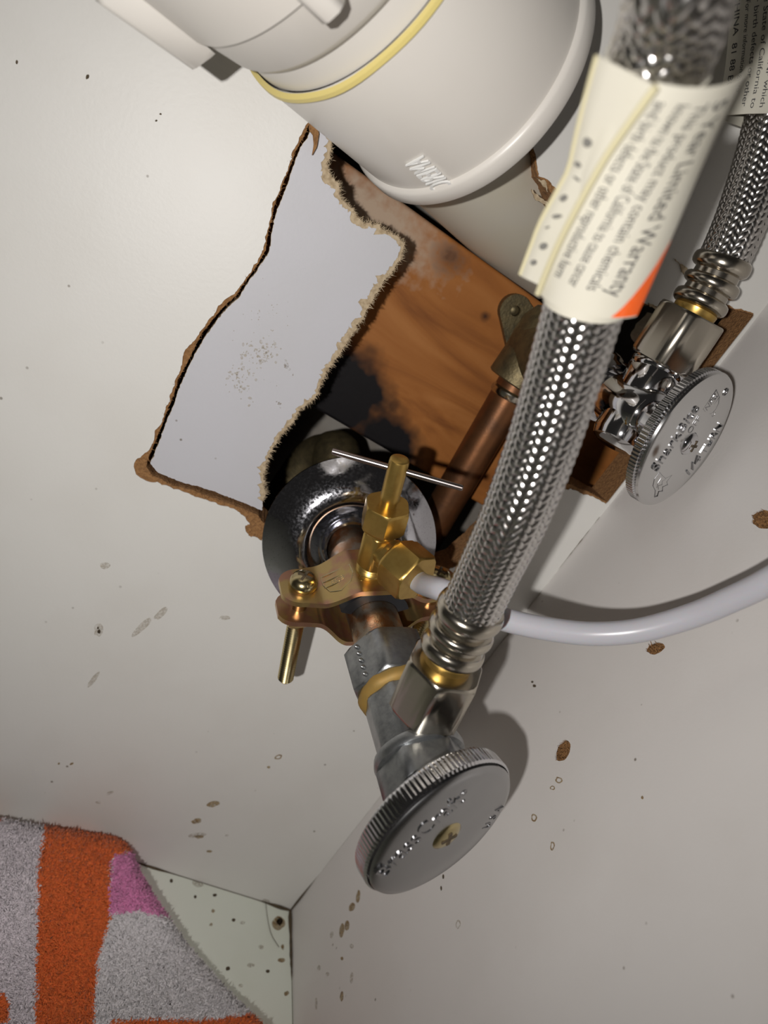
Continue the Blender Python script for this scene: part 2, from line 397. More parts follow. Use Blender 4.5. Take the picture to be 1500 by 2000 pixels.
# laminate: chipped back from the saw cut by a varying amount
chip = .00022+np.abs(noise1(len(core_loop), ((14, .7), (5, .6), (1.6, .35)), seed=5))*.00045
def bump_at(px, py, rad, amt):
    q = wp([(px, py)])[0]; d = np.linalg.norm(core_loop-q, axis=1); return amt*np.exp(-(d/rad)**2)
chip += bump_at(284, 912, .004, .0032)+bump_at(495, 1020, .0045, .0035)+bump_at(520, 1030, .005, .005)+bump_at(372, 690, .004, .0018)+bump_at(440, 595, .005, .0008)
chip += bump_at(400, 966, .014, .0011)+bump_at(1190, 985, .004, .0006)+bump_at(1110, 945, .006, .0012)+bump_at(1086, 398, .006, .0015)
chip[right_side] = 0
lam_loop = offset_loop(core_loop, chip)
lam_loop[:, 0] = np.minimum(lam_loop[:, 0], -.0002)
OUT = [(-.62, 0), (.0, 0), (.0, .52), (-.62, .52)]
OUTL = resample(OUT, .02)
gx, gz = np.meshgrid(np.arange(-.60, -.01, .02), np.arange(.02, .51, .02)); GR = np.stack([gx.ravel(), gz.ravel()], 1)
ok = ~inside(GR, offset_loop(core_loop, np.full(len(core_loop), .012)).tolist()); GR = GR[ok]
wb = structure(link('wall_back', sheet(MB(), wy, OUTL, [core_loop], 0, TH, GR), 'fibreboard', smooth=0))
wb['label'] = 'white melamine cabinet back panel with a ragged sawn-out opening'
link('laminate', sheet(MB(), wy, OUTL, [lam_loop], -.0004, -.00002, GR), 'melamine', wb, smooth=0)
# loose fibres along the saw cut
nb = np.roll(core_loop, -1, 0)-np.roll(core_loop, 1, 0)
sel = np.arange(0, len(core_loop)); sel = sel[~right_side[sel]]
sel = sel[rng.random(len(sel)) < .75]
pts = np.array([(x, -.0001, z) for x, z in core_loop[sel]]); cen = wp([(560, 700)])[0]
dr = np.array([(-n[1]*0, -.3, 0) for n in nb[sel]])+rng.normal(size=(len(sel), 3))*.8
stuff(link('frayed_fibres', fuzz(MB(), pts, dr, 2, .0011, .00011, .5, rng), 'fibreboard', wb, smooth=0))

# right wall with gouged screw holes
wx = lambda y, z, x: (x, y, z)
def xp(pts): return np.array([P(px, py, x=0.)[[1, 2]] for px, py in pts])
def blob(px, py, rx, ry, rot, seed, n=34, rough=.1):
    t = np.linspace(0, 2*np.pi, n, endpoint=False); k = 1+rough*noise1(n, ((5, .7), (2, .5)), seed)
    k[-4:] = np.interp(np.arange(4), [0, 4], [k[-5], k[0]])
    c, s = math.cos(rot), math.sin(rot); return [(px+k[i]*(rx*math.cos(t[i])*c-ry*math.sin(t[i])*s), py+k[i]*(rx*math.cos(t[i])*s+ry*math.sin(t[i])*c)) for i in range(n)]
gouges = [blob(1099, 1467, 22, 13, -1.2, 1), blob(1280, 1267, 19, 11, -.35, 2, rough=.12), blob(1490, 1013, 22, 18, .5, 4, rough=.1)]
ROUT = resample([(-.62, 0), (.0, 0), (.0, .52), (-.62, .52)], .02)
gl = [xp(g) for g in gouges]
gx, gz = np.meshgrid(np.arange(-.60, -.01, .025), np.arange(.02, .51, .025)); GR2 = np.stack([gx.ravel(), gz.ravel()], 1)
for g_ in gl: GR2 = GR2[np.linalg.norm(GR2-g_.mean(0), axis=1) > .012]
wr = structure(link('wall_right', sheet(MB(), wx, ROUT, gl, .0, .0006, GR2), 'melamine_side', smooth=0))
wr['label'] = 'off-white melamine cabinet side panel with gouged screw holes'
core = box(MB(), V3(0, 0, 0), V3(1, 0, 0), V3(0, 1, 0), V3(0, 0, 1), .0012, .016, -.62, .0, 0, .52)
link('panel_core', core, 'fibreboard', wr, smooth=0)
for i, g_ in enumerate(gl):                      # torn rim and crumbs inside each gouge
    c = g_.mean(0); pts = np.array([(.0007, y, z) for y, z in c+(g_-c)*.93]); mb = MB()
    fuzz(mb, pts, np.tile((-1., 0, 0), (len(pts), 1))+np.array([(0, y, z) for y, z in (c-g_)/np.linalg.norm(c-g_, axis=1)[:, None]])*1.5, 5, .0012, .00018, .5, rng)
    inner = c+(rng.random((60, 1))*.8)*(g_[rng.integers(0, len(g_), 60)]-c)
    fuzz(mb, np.array([(.0012, y, z) for y, z in inner]), rng.normal(size=(60, 3))+(-1, 0, 0), 3, .0011, .00025, .6, rng)
    stuff(link('gouge_fibres', mb, 'fibreboard', wr, smooth=0))

# floor
fo = structure(link('floor', box(MB(), V3(0, 0, 0), V3(1, 0, 0), V3(0, 1, 0), V3(0, 0, 1), -.62, 0, -.62, 0, -.016, 0), 'melamine_floor', smooth=0))
fo['label'] = 'greenish white cabinet floor with mould specks in the corner'

# wall cavity behind the back panel
wc = MB(); CX0, CX1, CZ0, CZ1, CY = -.34, .07, .06, .46, .098
wc.add([(CX0, CY, CZ0), (CX1, CY, CZ0), (CX1, CY, CZ1), (CX0, CY, CZ1), (CX0, CY+.012, CZ0), (CX1, CY+.012, CZ0), (CX1, CY+.012, CZ1), (CX0, CY+.012, CZ1)],
       [(0, 1, 2, 3), (7, 6, 5, 4), (0, 4, 5, 1), (1, 5, 6, 2), (2, 6, 7, 3), (3, 7, 4, 0)])
wi = structure(link('wall_inner', wc, 'drywall', smooth=0)); wi['label'] = 'grey plasterboard at the back of the wall cavity'
for nm, b_ in (('cavity_blocker_1', (CX0-.03, CX0, TH, CY, CZ0, CZ1)), ('cavity_blocker_2', (CX1, CX1+.03, 0.0, CY, CZ0, CZ1)), ('cavity_blocker_3', (CX0, CX1, TH, CY, CZ0-.03, CZ0)), ('cavity_blocker_4', (CX0, CX1, TH, CY, CZ1, CZ1+.03))):
    t_ = structure(link(nm, box(MB(), V3(0, 0, 0), V3(1, 0, 0), V3(0, 1, 0), V3(0, 0, 1), *b_), 'drywall', smooth=0)); t_['label'] = 'unseen framing box added to keep stray light out of the wall cavity'  # unseen boxes, added to stop light leaking into the cavity
# side panel of the cabinet reaching back past the sawn edge is closed by a strip of old board
# stains, drips and mould
def splat(parent, kind, px, py, rx, ry, rot, mname, seed, ring=False, rough=.18):
    b = blob(px, py, rx, ry, rot, seed, n=22, rough=rough); mb = MB()
    if kind == 'x': q = xp(b); to = lambda a, c, h: (-h, a, c)
    elif kind == 'y': q = wp(b); to = lambda a, c, h: (a, -.0004-h, c)
    else: q = np.array([P(px_, py_, z=0.)[:2] for px_, py_ in b]); to = lambda a, c, h: (a, c, h)
    hol = []
    if ring: c = q.mean(0); hol = [c+(q-c)*.62]
    sheet(mb, to, q, hol, .00002, .00012)
    return link('stain', mb, mname, parent, smooth=0)
sd = 10
for px, py, rx, ry, rot, mn, ring in [(417, 1568, 12, 5, -.15, 'stain_brown', 0), (384, 1602, 10, 4, -.2, 'stain_brown', 0), (385, 1630, 15, 5, -.1, 'stain_faint', 0), (388, 1632, 9, 4, 0, 'stain_brown', 0),
        (544, 1477, 8, 4, -.3, 'stain_brown', 1), (525, 1497, 3, 2, 0, 'stain_brown', 0), (193, 1228, 9, 14, .2, 'stain_faint', 0), (194, 1232, 3, 4, 0, 'grime', 0), (192, 1225, 2, 2, 0, 'grime', 0),
        (278, 1222, 26, 6, -.75, 'stain_faint', 0), (314, 1198, 18, 5, -.8, 'stain_faint', 0), (184, 1325, 20, 5, -.9, 'stain_faint', 0), (192, 1565, 5, 3, 0, 'stain_faint', 0), (215, 1547, 7, 3, -.4, 'stain_faint', 0),
        (140, 1490, 4, 2, -.5, 'stain_brown', 0), (116, 1490, 2, 2, 0, 'stain_brown', 0), (205, 1103, 9, 7, 0, 'stain_faint', 0), (440, 1205, 12, 4, 0, 'stain_faint', 0), (443, 1630, 4, 2, 0, 'stain_faint', 0), (408, 1661, 5, 2, 0, 'stain_brown', 0),
        (172, 150, 3, 5, .3, 'grime', 0), (34, 122, 2, 4, 0, 'grime', 0), (314, 223, 2, 2, 0, 'grime', 0), (306, 236, 2, 2, 0, 'grime', 0), (520, 1760, 8, 5, .3, 'stain_faint', 0)]:
    sd += 1; splat(wb, 'y', px, py, rx, ry, rot, mn, sd, ring)
for px, py, rx, ry, rot, mn, ring in [(1092, 1524, 8, 6, .3, 'stain_brown', 1), (1079, 1539, 5, 4, 0, 'stain_brown', 1), (1043, 1597, 5, 7, 0, 'stain_brown', 1), (1079, 1652, 4, 9, .1, 'stain_brown', 1), (895, 1806, 5, 10, .1, 'stain_faint', 1),
        (700, 1752, 4, 12, .1, 'stain_brown', 0), (688, 1772, 5, 9, .4, 'stain_brown', 0), (668, 1815, 5, 14, .15, 'stain_brown', 0), (678, 1808, 4, 9, .1, 'stain_brown', 0), (648, 1826, 3, 7, .2, 'stain_faint', 0), (687, 1848, 4, 4, 0, 'stain_faint', 0),
        (668, 1872, 3, 4, 0, 'stain_brown', 0), (687, 1910, 3, 9, .1, 'stain_faint', 0), (668, 1945, 3, 10, .05, 'stain_brown', 0), (623, 1890, 3, 6, 0, 'stain_faint', 0), (640, 1903, 3, 4, 0, 'stain_faint', 0), (618, 1960, 2, 12, 0, 'stain_faint', 0),
        (866, 1712, 1.5, 5, 0, 'grime', 0), (862, 1735, 1.5, 4, 0, 'grime', 0), (1044, 1340, 3, 3, 0, 'grime', 0), (1040, 1332, 2, 2, 0, 'grime', 0), (1255, 1558, 2, 3, 0, 'stain_brown', 0), (1108, 1230, 2, 2, 0, 'grime', 0)]:
    sd += 1; splat(wr, 'x', px, py, rx, ry, rot, mn, sd, ring)
for px, py, rx, ry, rot, mn, ring in [(388, 1724, 10, 7, .2, 'stain_faint', 0), (545, 1803, 12, 14, .4, 'stain_brown', 0), (547, 1800, 6, 8, .4, 'grime', 0), (412, 1722, 9, 4, .3, 'grime', 0), (334, 1720, 3, 3, 0, 'grime', 0), (381, 1752, 3, 3, 0, 'grime', 0),
        (420, 1748, 4, 3, 0, 'grime', 0), (416, 1779, 3, 4, 0, 'stain_brown', 0), (412, 1806, 3, 3, 0, 'stain_brown', 0), (456, 1797, 3, 3, 0, 'grime', 0), (474, 1802, 4, 3, 0, 'stain_faint', 0), (445, 1892, 4, 4, 0, 'grime', 0), (523, 1897, 4, 3, 0, 'grime', 0),
        (550, 1875, 7, 5, 0, 'stain_brown', 0), (552, 1850, 3, 5, 0, 'stain_brown', 0), (490, 1885, 7, 4, 0, 'stain_faint', 0), (510, 1850, 5, 4, 0, 'stain_faint', 0), (470, 1925, 4, 3, 0, 'stain_faint', 0), (560, 1940, 4, 5, 0, 'stain_brown', 0)]:
    sd += 1; splat(fo, 'z', px, py, rx, ry, rot, mn, sd, ring)
# grime packed in the seams; the back/floor strip also paints in its soft shade
def seam(parent, a, b, wmin, wmax, up, out, seed, blobs=()):
    n = 220; k = wmin+np.clip(noise1(n, ((24, .8), (6, .5), (2, .3)), seed), 0, 3)*(wmax-wmin)*.4; t = np.linspace(0, 1, n)
    for c, s_, am in blobs: k += am*np.exp(-((t-c)/s_)**2)
    mb = MB(); A = a+(b-a)*t[:, None]; V = []
    for p_, kk in zip(A, k): V += [p_+out*kk+up*.00008, p_+up*kk*.8+out*.00008, p_+out*.00005+up*.00005]
    F = []
    for i in range(n-1):
        q = i*3; F += [(q, q+3, q+4, q+1)]
    return link('seam_grime_shade', mb.add(V, F), 'grime', parent, smooth=0)
seam(fo, V3(0, -.0005, 0), V3(-.30, -.0005, 0), .0003, .0012, V3(0, 0, 1), V3(0, -1, 0), 5, ((.02, .02, .0010), (.22, .02, .0006)))  # dark strip: mould together with the soft shade along this seam
seam(fo, V3(-.0003, 0, 0), V3(-.0003, -.2, 0), .0003, .0011, V3(0, 0, 1), V3(-1, 0, 0), 6, ((.03, .03, .0009), (.33, .03, .0006)))
seam(wr, V3(-.0003, -.0006, 0), V3(-.0003, -.0006, .222), .00005, .0004, V3(-1, 0, 0), V3(0, -1, 0), 8, ((.03, .05, .0008),))
# long hair lying on the floor by the corner
hp = Path([P(519, 1762, z=.0004), P(522, 1790, z=.0006), P(530, 1825, z=.0004), P(545, 1850, z=.0005)], 10, .001)
tag(link('hair_strand', tube(MB(), hp, .00012, 5), 'grime', loc=hp.c[0]*0), 'single dark hair lying on the cabinet floor near the corner', 'hair')

# ------------------------------------------------------------------ loose sawn-out panel piece
PL = [(620, 228), (602, 264), (578, 308), (562, 354), (547, 394), (533, 442), (524, 490), (503, 528), (468, 578), (431, 616), (404, 652), (384, 686), (358, 738), (337, 793), (314, 853), (297, 896), (291, 908),
      (306, 926), (345, 943), (403, 961), (458, 981), (512, 1003)]
PR = [(516, 965), (517, 930), (522, 905), (534, 880), (546, 858), (560, 842), (574, 824), (586, 800), (602, 792), (620, 772), (630, 745), (650, 712), (672, 680), (690, 655), (703, 628), (728, 590), (738, 570),
      (760, 535), (782, 505), (790, 478), (778, 464), (752, 452), (738, 440), (712, 434), (700, 422), (680, 402), (664, 384), (660, 362), (646, 345), (640, 322), (647, 290), (646, 262), (640, 240), (632, 228)]
pl = resample(wp(PL+PR), .0005); isR = np.array([np.min(np.linalg.norm(wp(PR)-q, axis=1)) < np.min(np.linalg.norm(wp(PL)-q, axis=1)) for q in pl])
PB = V3(-.147, .001, .158)
pk = noise1(len(pl), seed=21)*.00013; pk[isR] *= 2.3; pl = offset_loop(pl, pk)
rec = -.0008-1.6*np.abs(noise1(len(pl), ((10, .7), (3, .6), (1.5, .4)), 22))*.0006
plam = offset_loop(pl, np.where(isR, rec, -.0001))
n_p = nz(V3(.03, -1, -.02)); c_p = V3(-.12, .0012, .22)
def pto(x, z, h):
    y = c_p[1]-(n_p[0]*(x-c_p[0])+n_p[2]*(z-c_p[2]))/n_p[1]; return (x, y+h, z)
gx, gz = np.meshgrid(np.arange(-.18, -.06, .006), np.arange(.15, .29, .006)); G3 = np.stack([gx.ravel(), gz.ravel()], 1)
G3 = G3[inside(G3, offset_loop(pl, np.full(len(pl), -.004)).tolist())]
pp = tag(link('panel_offcut', sheet(MB(), pto, pl, [], 0, .0125, G3), 'pale_fibre', smooth=0), 'loose white panel offcut with frayed edge, set into the sawn opening', 'panel')
link('laminate', sheet(MB(), pto, plam, [], -.0003, -.00002, G3), 'panel_white', pp, smooth=0)
mb = MB(); idx = np.where(isR)[0]
for lay in (0, .003, .007, .011):
    pt = np.array([pto(x, z, lay) for x, z in pl[idx]]); cc = pl.mean(0); q = np.roll(pl, -2, 0)-np.roll(pl, 2, 0); nr = np.stack([q[:, 1], -q[:, 0]], 1)
    ar = np.sign(np.sum(pl[:, 0]*np.roll(pl[:, 1], -1)-np.roll(pl[:, 0], -1)*pl[:, 1])); nr = nr/np.linalg.norm(nr, axis=1)[:, None]*ar
    dd = np.array([(nr[i][0], -.55 if lay == 0 else -.1, nr[i][1]) for i in idx])
    fuzz(mb, pt, dd, 5 if lay == 0 else 2, .0012, .00012, .6, rng)
stuff(link('frayed_fibres', mb, 'pale_fibre', pp, smooth=0))
for px, py, rx, ry, num, big, mn in [(508, 690, 30, 20, 70, 3.2, 'stain_faint'), (470, 742, 26, 30, 60, 3.0, 'stain_faint'), (520, 640, 40, 60, 40, 1.6, 'stain_faint'), (562, 718, 5, 12, 10, 4.0, 'smudge_grey'), (545, 792, 3, 6, 6, 3.0, 'smudge_grey')]:
    mb = MB()
    for k in range(num):
        a, b = rng.normal(size=2)*.6; q = wp(blob(px+a*rx+b*6, py+b*ry-a*6, big*rng.uniform(.4, 1.2), big*rng.uniform(.3, .9), rng.uniform(0, 3), 300+k, n=7, rough=.3))
        sheet(mb, lambda x, z, h: pto(x, z, -.0003-h), q, [], .00001, .00005)
    link('smudge', mb, mn, pp, smooth=0)
# rust-brown splinter at the top of the offcut
q = wp([(609, 226), (616, 240), (622, 262), (618, 288), (608, 306), (612, 284), (610, 264), (602, 256), (604, 238)]); link('splinter', sheet(MB(), lambda x, z, h: pto(x, z, -.001-h), resample(q, .0007), [], 0, .0012), 'fibreboard', pp, smooth=0)

# ------------------------------------------------------------------ wooden blocking board
bz0, bz1 = .1965, .2725; by = .033
def rbox(mb, x0, x1, y0, y1, z0, z1, r):
    pr_ = []
    for (cy, cz, a0) in ((y0+r, z0+r, math.pi), (y1-r, z0+r, 1.5*math.pi), (y1-r, z1-r, 0), (y0+r, z1-r, .5*math.pi)):
        for t in np.linspace(0, math.pi/2, 5): pr_.append((cy+r*math.cos(a0+t), cz+r*math.sin(a0+t)))
    n = len(pr_); xs = np.linspace(x0, x1, 12)
    V = [(x, y, z) for x in xs for y, z in pr_]; F = [(i*n+j, (i+1)*n+j, (i+1)*n+(j+1) % n, i*n+(j+1) % n) for i in range(11) for j in range(n)]
    F += [tuple(range(n)), tuple(range(11*n, 12*n))[::-1]]; return mb.add(V, F)
bd = tag(link('wooden_board', rbox(MB(), -.30, .066, by, by+.038, bz0, bz1, .0015), 'wood', smooth=30), 'reddish brown wooden board with black scorch mark inside the wall', 'board')

# ------------------------------------------------------------------ white drain pipe (trap arm running into the wall)
PK = 1.067; PF = P(910, 150, depth=.183*PK); PN = P(700, -112, depth=.149*PK); PD = nz(PF-PN); PLN = np.linalg.norm(PF-PN)
pr_k = lambda l: [(a, r*PK) for a, r in l]
dp = thing('drain_pipe', 'white plastic drain pipe with slip nut entering the wall', 'pipe', PF)
pq = V3(-.078, .040, .2942); pd_ = nz(pq-(PF+V3(-.006, .006, -.010))); ppath = Path([pq-pd_*.050, pq-pd_*.02, pq, pq+pd_*.03], 12, .002)
link('pipe', tube(MB(), ppath, .0215, 72), 'pvc_inner', dp)
hubp = link('hub', lathe(MB(), PF, PD, pr_k([(-PLN-.001, .0326), (-PLN+.0006, .0334), (-PLN+.0012, .0335), (-.0062, .0327), (-.0058, .0336), (-.0050, .0341), (-.0008, .0343), (0, .0338), (.0002, .030)]), 128, caps=False), 'pvc', dp)
link('glue_ring', lathe(MB(), PF, PD, pr_k([(-PLN-.0010, .0328), (-PLN-.0008, .0340), (-PLN+.0002, .0342), (-PLN+.0008, .0334)]), 96, caps=False, wob=lambda t: 1+.004*np.sin(5*t)+.003*np.sin(11*t+1)), 'glue_yellow', hubp)
link('neck', lathe(MB(), PF, PD, pr_k([(-PLN-.016, .0318), (-PLN-.001, .0322)]), 96, caps=False), 'pvc', dp)
nut = link('slip_nut', lathe(MB(), PF, PD, pr_k([(-PLN-.0075, .0316), (-PLN-.0080, .0326), (-PLN-.0100, .0336), (-PLN-.0210, .0350), (-PLN-.0215, .0358), (-PLN-.042, .0364), (-PLN-.043, .035), (-PLN-.048, .028)]), 128), 'pvc', dp)
def px_of(q): c = RC.T @ (np.asarray(q)-CAM); return np.array([750+FPX*c[0]/c[2], 1000+FPX*c[1]/c[2]])
a_, u_, v_ = frame(PD); LC = PF+PD*(-PLN-.021)
for goal in ((648, 66), (404, 26), (1040, 6), (690, -420)):
    best = min(np.linspace(0, 2*math.pi, 721), key=lambda t: -np.dot(nz(px_of(LC+(math.cos(t)*u_+math.sin(t)*v_)*.037)-px_of(LC)), nz(np.array(goal)-px_of(LC))))
    er = math.cos(best)*u_+math.sin(best)*v_; et = np.cross(PD, er); mb = MB()
    V = []
    for s, r0, r1, hw in ((-PLN-.0165, .0350, .0368, .0018), (-PLN-.0185, .0350, .0402, .0026), (-PLN-.040, .0350, .0414, .0030), (-PLN-.042, .0350, .0400, .0026)):
        for r, h_ in ((r0, hw*1.4), (r0, -hw*1.4), (r1-.0008, -hw), (r1, -hw*.5), (r1, hw*.5), (r1-.0008, hw)): V.append(PF+PD*s+er*r*PK+et*h_)
    F = [(i*6+j, i*6+(j+1) % 6, (i+1)*6+(j+1) % 6, (i+1)*6+j) for i in range(3) for j in range(6)]+[tuple(range(6))[::-1], tuple(range(18, 24))]
    link('lug', mb.add(V, F), 'pvc', nut, smooth=50)
# printed words on the hub, running along the pipe
def cyl_hit(px, py, r):
    d = ray(px, py); q = CAM-PF; d1 = d-PD*(d @ PD); q1 = q-PD*(q @ PD); A, B, C_ = d1 @ d1, 2*d1 @ q1, q1 @ q1-r*r
    return CAM+d*((-B-math.sqrt(B*B-4*A*C_))/(2*A))
pt = cyl_hit(878, 352, .033*PK); hs = (pt-PF) @ PD; rel = pt-PF; rel -= PD*(rel @ PD); rel = nz(rel); tg = np.cross(PD, rel)

def hubmap(x, y, z):
    t = y/.0336; s = hs-.012+x; return PF+PD*s+(rel*math.cos(t)+tg*math.sin(t))*(.0330*PK+.00035+z)
mb = MB(); text_line(mb, 'AMERICA', .0085, hubmap, .03, width=.0160); link('printed_words', mb, 'print_white', hubp, smooth=0)
# ------------------------------------------------------------------ copper riser and drop-ear elbow in the wall
EL = P(1052, 682, y=.020)
ex = EL[0]; CPX = P(1000, 762, y=.0205)
CPB = P(876, 975, y=.0225); cpd = (CPX-CPB)/(CPX[2]-CPB[2]); cp = Path([CPX+cpd*.006, CPX-cpd*.02, CPB, CPB-cpd*.05, CPB-cpd*.11], 14, .002)
cpt = tag(link('copper_pipe', tube(MB(), cp, .0066, 28), 'old_copper'), 'dull brown copper pipe rising in front of the wooden board', 'pipe')
link('solder_ring', tube(MB(), cp, .0083, 28, prof=[(.0060, .0066), (.0068, .0073), (.0084, .0073), (.0092, .0067)]), 'nickel', cpt)
fe = thing('drop_ear_elbow', 'tarnished bronze drop-ear elbow screwed to wooden board', 'fitting', EL)
up_ = nz(V3(-.03, 0, 1)); mb = MB()
sb_a0 = nz(P(1339, 863, depth=.2)-EL)
lathe(mb, V3(cp.c[0][0], cp.c[0][1], cp.c[0][2])+V3(0, 0, -.004), nz(EL-cp.c[0]+V3(0, 0, .002)), [(0, .0098), (.0005, .0106), (.012, .0106), (.016, .0112), (.022, .0112), (.027, .009), (.029, .004)], 32)
lathe(mb, EL, sb_a0, [(-.008, .007), (-.003, .0112), (.004, .0118), (.010, .0128), (.020, .0128), (.0205, .0118)], 32)
link('body', mb, 'old_bronze', fe)
for sx, (px, py) in ((-1, (1004, 606)), (1, (1110, 645))):
    o = P(px, py, y=.0315); mb = MB(); t = np.linspace(math.pi*.5, math.pi*1.5, 14)
    base = EL+V3(0, .0105, 0); d = V3(o[0]-base[0], 0, o[2]-base[2]); L_ = np.linalg.norm(d); d = d/L_; e = V3(-d[2], 0, d[0])
    ol = [(L_-.0058*math.cos(q_), .0058*math.sin(q_)) for q_ in t]+[(0, -.0085), (0, .0085)]
    th = np.linspace(0, 2*math.pi, 16, endpoint=False); hole = [(L_+.0019*math.cos(q_), .0019*math.sin(q_)) for q_ in th]
    sheet(mb, lambda a, b, h: o*V3(0, 1, 0)+V3(base[0], 0, base[2])+d*a+e*b+V3(0, h, 0), ol, [hole], -.0018, .0014)
    er = link('ear', mb, 'old_bronze', fe)
    mb = MB(); lathe(mb, o+V3(0, .0008, 0), V3(0, -1, 0), [(0, .0017), (.0012, .0017), (.0017, .0008)], 16); link('screw', mb, 'old_bronze', er)
# old elbow deep in the cavity, behind the chrome flange
oe = P(655, 888, y=.052)
mb = MB(); q = Path([oe+V3(.010, -.030, -.020), oe+V3(.006, -.012, -.013), oe+V3(0, 0, 0), oe+V3(-.002, .008, -.002), oe+V3(-.006, .016, -.02), oe+V3(-.006, .018, -.10)], 12, .002)
tube(mb, q, .0072, 28); lathe(mb, oe+V3(.0065, -.010, -.011), nz(V3(-.3, .8, .6)), [(-.003, .0085), (-.002, .0098), (.008, .0100), (.016, .0102), (.022, .0092), (.026, .0062), (.028, .002)], 32)
tag(link('cavity_elbow', mb, 'old_bronze'), 'dark tarnished pipe elbow in the cavity behind the chrome flange', 'fitting')
# crumbs of white plaster lining the torn upper edge
for i, (pts, y_) in enumerate([([(1262, 640), (1285, 612), (1320, 640), (1310, 690), (1265, 690), (1248, 662)], .017), ([(1040, 390), (1090, 392), (1125, 440), (1130, 480), (1085, 450)], .016)]):
    q = resample(wp(pts, y_), .0015); q = offset_loop(q, noise1(len(q), seed=40+i)*.0004)
    tag(link('plaster_fragment', sheet(MB(), lambda x, z, h: (x, y_+h, z), q, [], 0, .008), 'drywall_pale', smooth=0), ['cream plaster fragment behind the nut of the right-hand hose', 'grey plaster fragment beside the white drain pipe'][i], 'plaster')
# torn wood strips at the edge of the opening
for pts in ([(1046, 348), (1062, 352), (1068, 376), (1058, 366)], [(1036, 368), (1058, 392), (1082, 402), (1068, 404), (1044, 386)], [(1314, 505), (1330, 516), (1350, 536), (1336, 532)], [(1266, 592), (1292, 606), (1300, 618), (1280, 610)]):
    q = resample(wp(pts), .0005); q = offset_loop(q, noise1(len(q), seed=int(pts[0][0]))*.0002)
    link('torn_strip', sheet(MB(), lambda x, z, h: (x, -.0005-h, z), q, [], 0, .0005), 'pale_fibre', wb, smooth=0)

# ------------------------------------------------------------------ lower stop valve on its stub pipe
W0 = V3(-.0772, 0, .1705); HC = P(868, 1626, depth=.1700)
VA = nz(HC-W0)                               # valve axis, out of the wall
at = lambda s: W0+VA*s
VL = np.linalg.norm(HC-W0)
sp = tag(link('stub_pipe', lathe(MB(), W0, VA, [(-.03, .0078), (.064, .0078)], 36), 'stub_metal'), 'short worn metal stub pipe between chrome flange and valve nut', 'pipe')
# chrome flange (escutcheon), leaning a little on the pipe
EA = nz(V3(-.10, -.97, .16)); EC = P(684, 1060, y=-.003)
prof = [(0, .0296), (.0006, .0301), (.0012, .0300), (.0018, .0290), (.0036, .0262), (.0052, .0232), (.0063, .0202), (.0068, .0172), (.0064, .0148), (.0052, .0130), (.0038, .0117), (.0034, .0109), (.0038, .0101), (.0056, .0096), (.0085, .0094), (.0085, .0086), (.001, .0086)]
back = [(.001, .0090), (.0026, .0098), (.0028, .0112), (.0042, .0128), (.0054, .0148), (.0058, .0172), (.0053, .0201), (.0043, .0229), (.0027, .0258), (.0010, .0282), (0, .0291)]
es = link('chrome_flange', lathe(MB(), EC, EA, prof+back+[(0, .0296)], 96, caps=False), 'chrome_pitted')
tag(es, 'round pitted chrome flange around the stub pipe at the wall', 'flange')

sv = thing('shutoff_valve', 'grey metal stop valve with large oval-looking handle on lower left stub pipe', 'valve', at(.05))
sv['label'] = 'lower stop valve with dull grey body and smooth grey round handle'
link('compression_nut', hexnut(MB(), W0, VA, .0530, .0672, .0128, rot=.35), 'zinc_grey', sv)
cn = bpy.data.objects['compression_nut']
mb = MB(); a_, u_, v_ = frame(VA)
for i in range(5):
    e_ = P(704, 1295, depth=.198)-at(.0595); e_ = nz(e_-VA*(e_ @ VA)); c = at(.0550+i*.0024)+e_*.0109; lathe(mb, c, e_, [(0, .0007), (.0008, .0006), (.0012, .0002)], 10)
link('raised_dots', mb, 'zinc_grey', cn)
link('tape_ring', lathe(MB(), W0, VA, [(.0662, .0098), (.0669, .0110), (.0680, .0113), (.0692, .0111), (.0702, .0102), (.0706, .0092)], 48, wob=lambda t: 1+.012*np.sin(7*t)+.01*np.sin(13*t+2)), 'brass_tape', sv)
mb = MB(); hexnut(mb, W0, VA, .0698, .0885, .0104, sides=8, rot=.2)
OUT0 = at(.0775)
N0 = P(838, 1368, depth=.1835); NDIR = nz(P(905, 1225, depth=.1725)-N0)
lathe(mb, OUT0, nz(N0-OUT0), [(0, .0075), (.008, .0075), (.0105, .0066), (.020, .0066)], 32)
lathe(mb, W0, VA, [(.086, .0100), (.0868, .0118), (.0885, .0122), (.0897, .0118), (.0902, .0105)], 48)
link('body', mb, 'zinc_grey', sv)
link('bonnet_nut', hexnut(MB(), W0, VA, .0895, .0985, .0122, rot=.6), 'zinc_grey', sv)

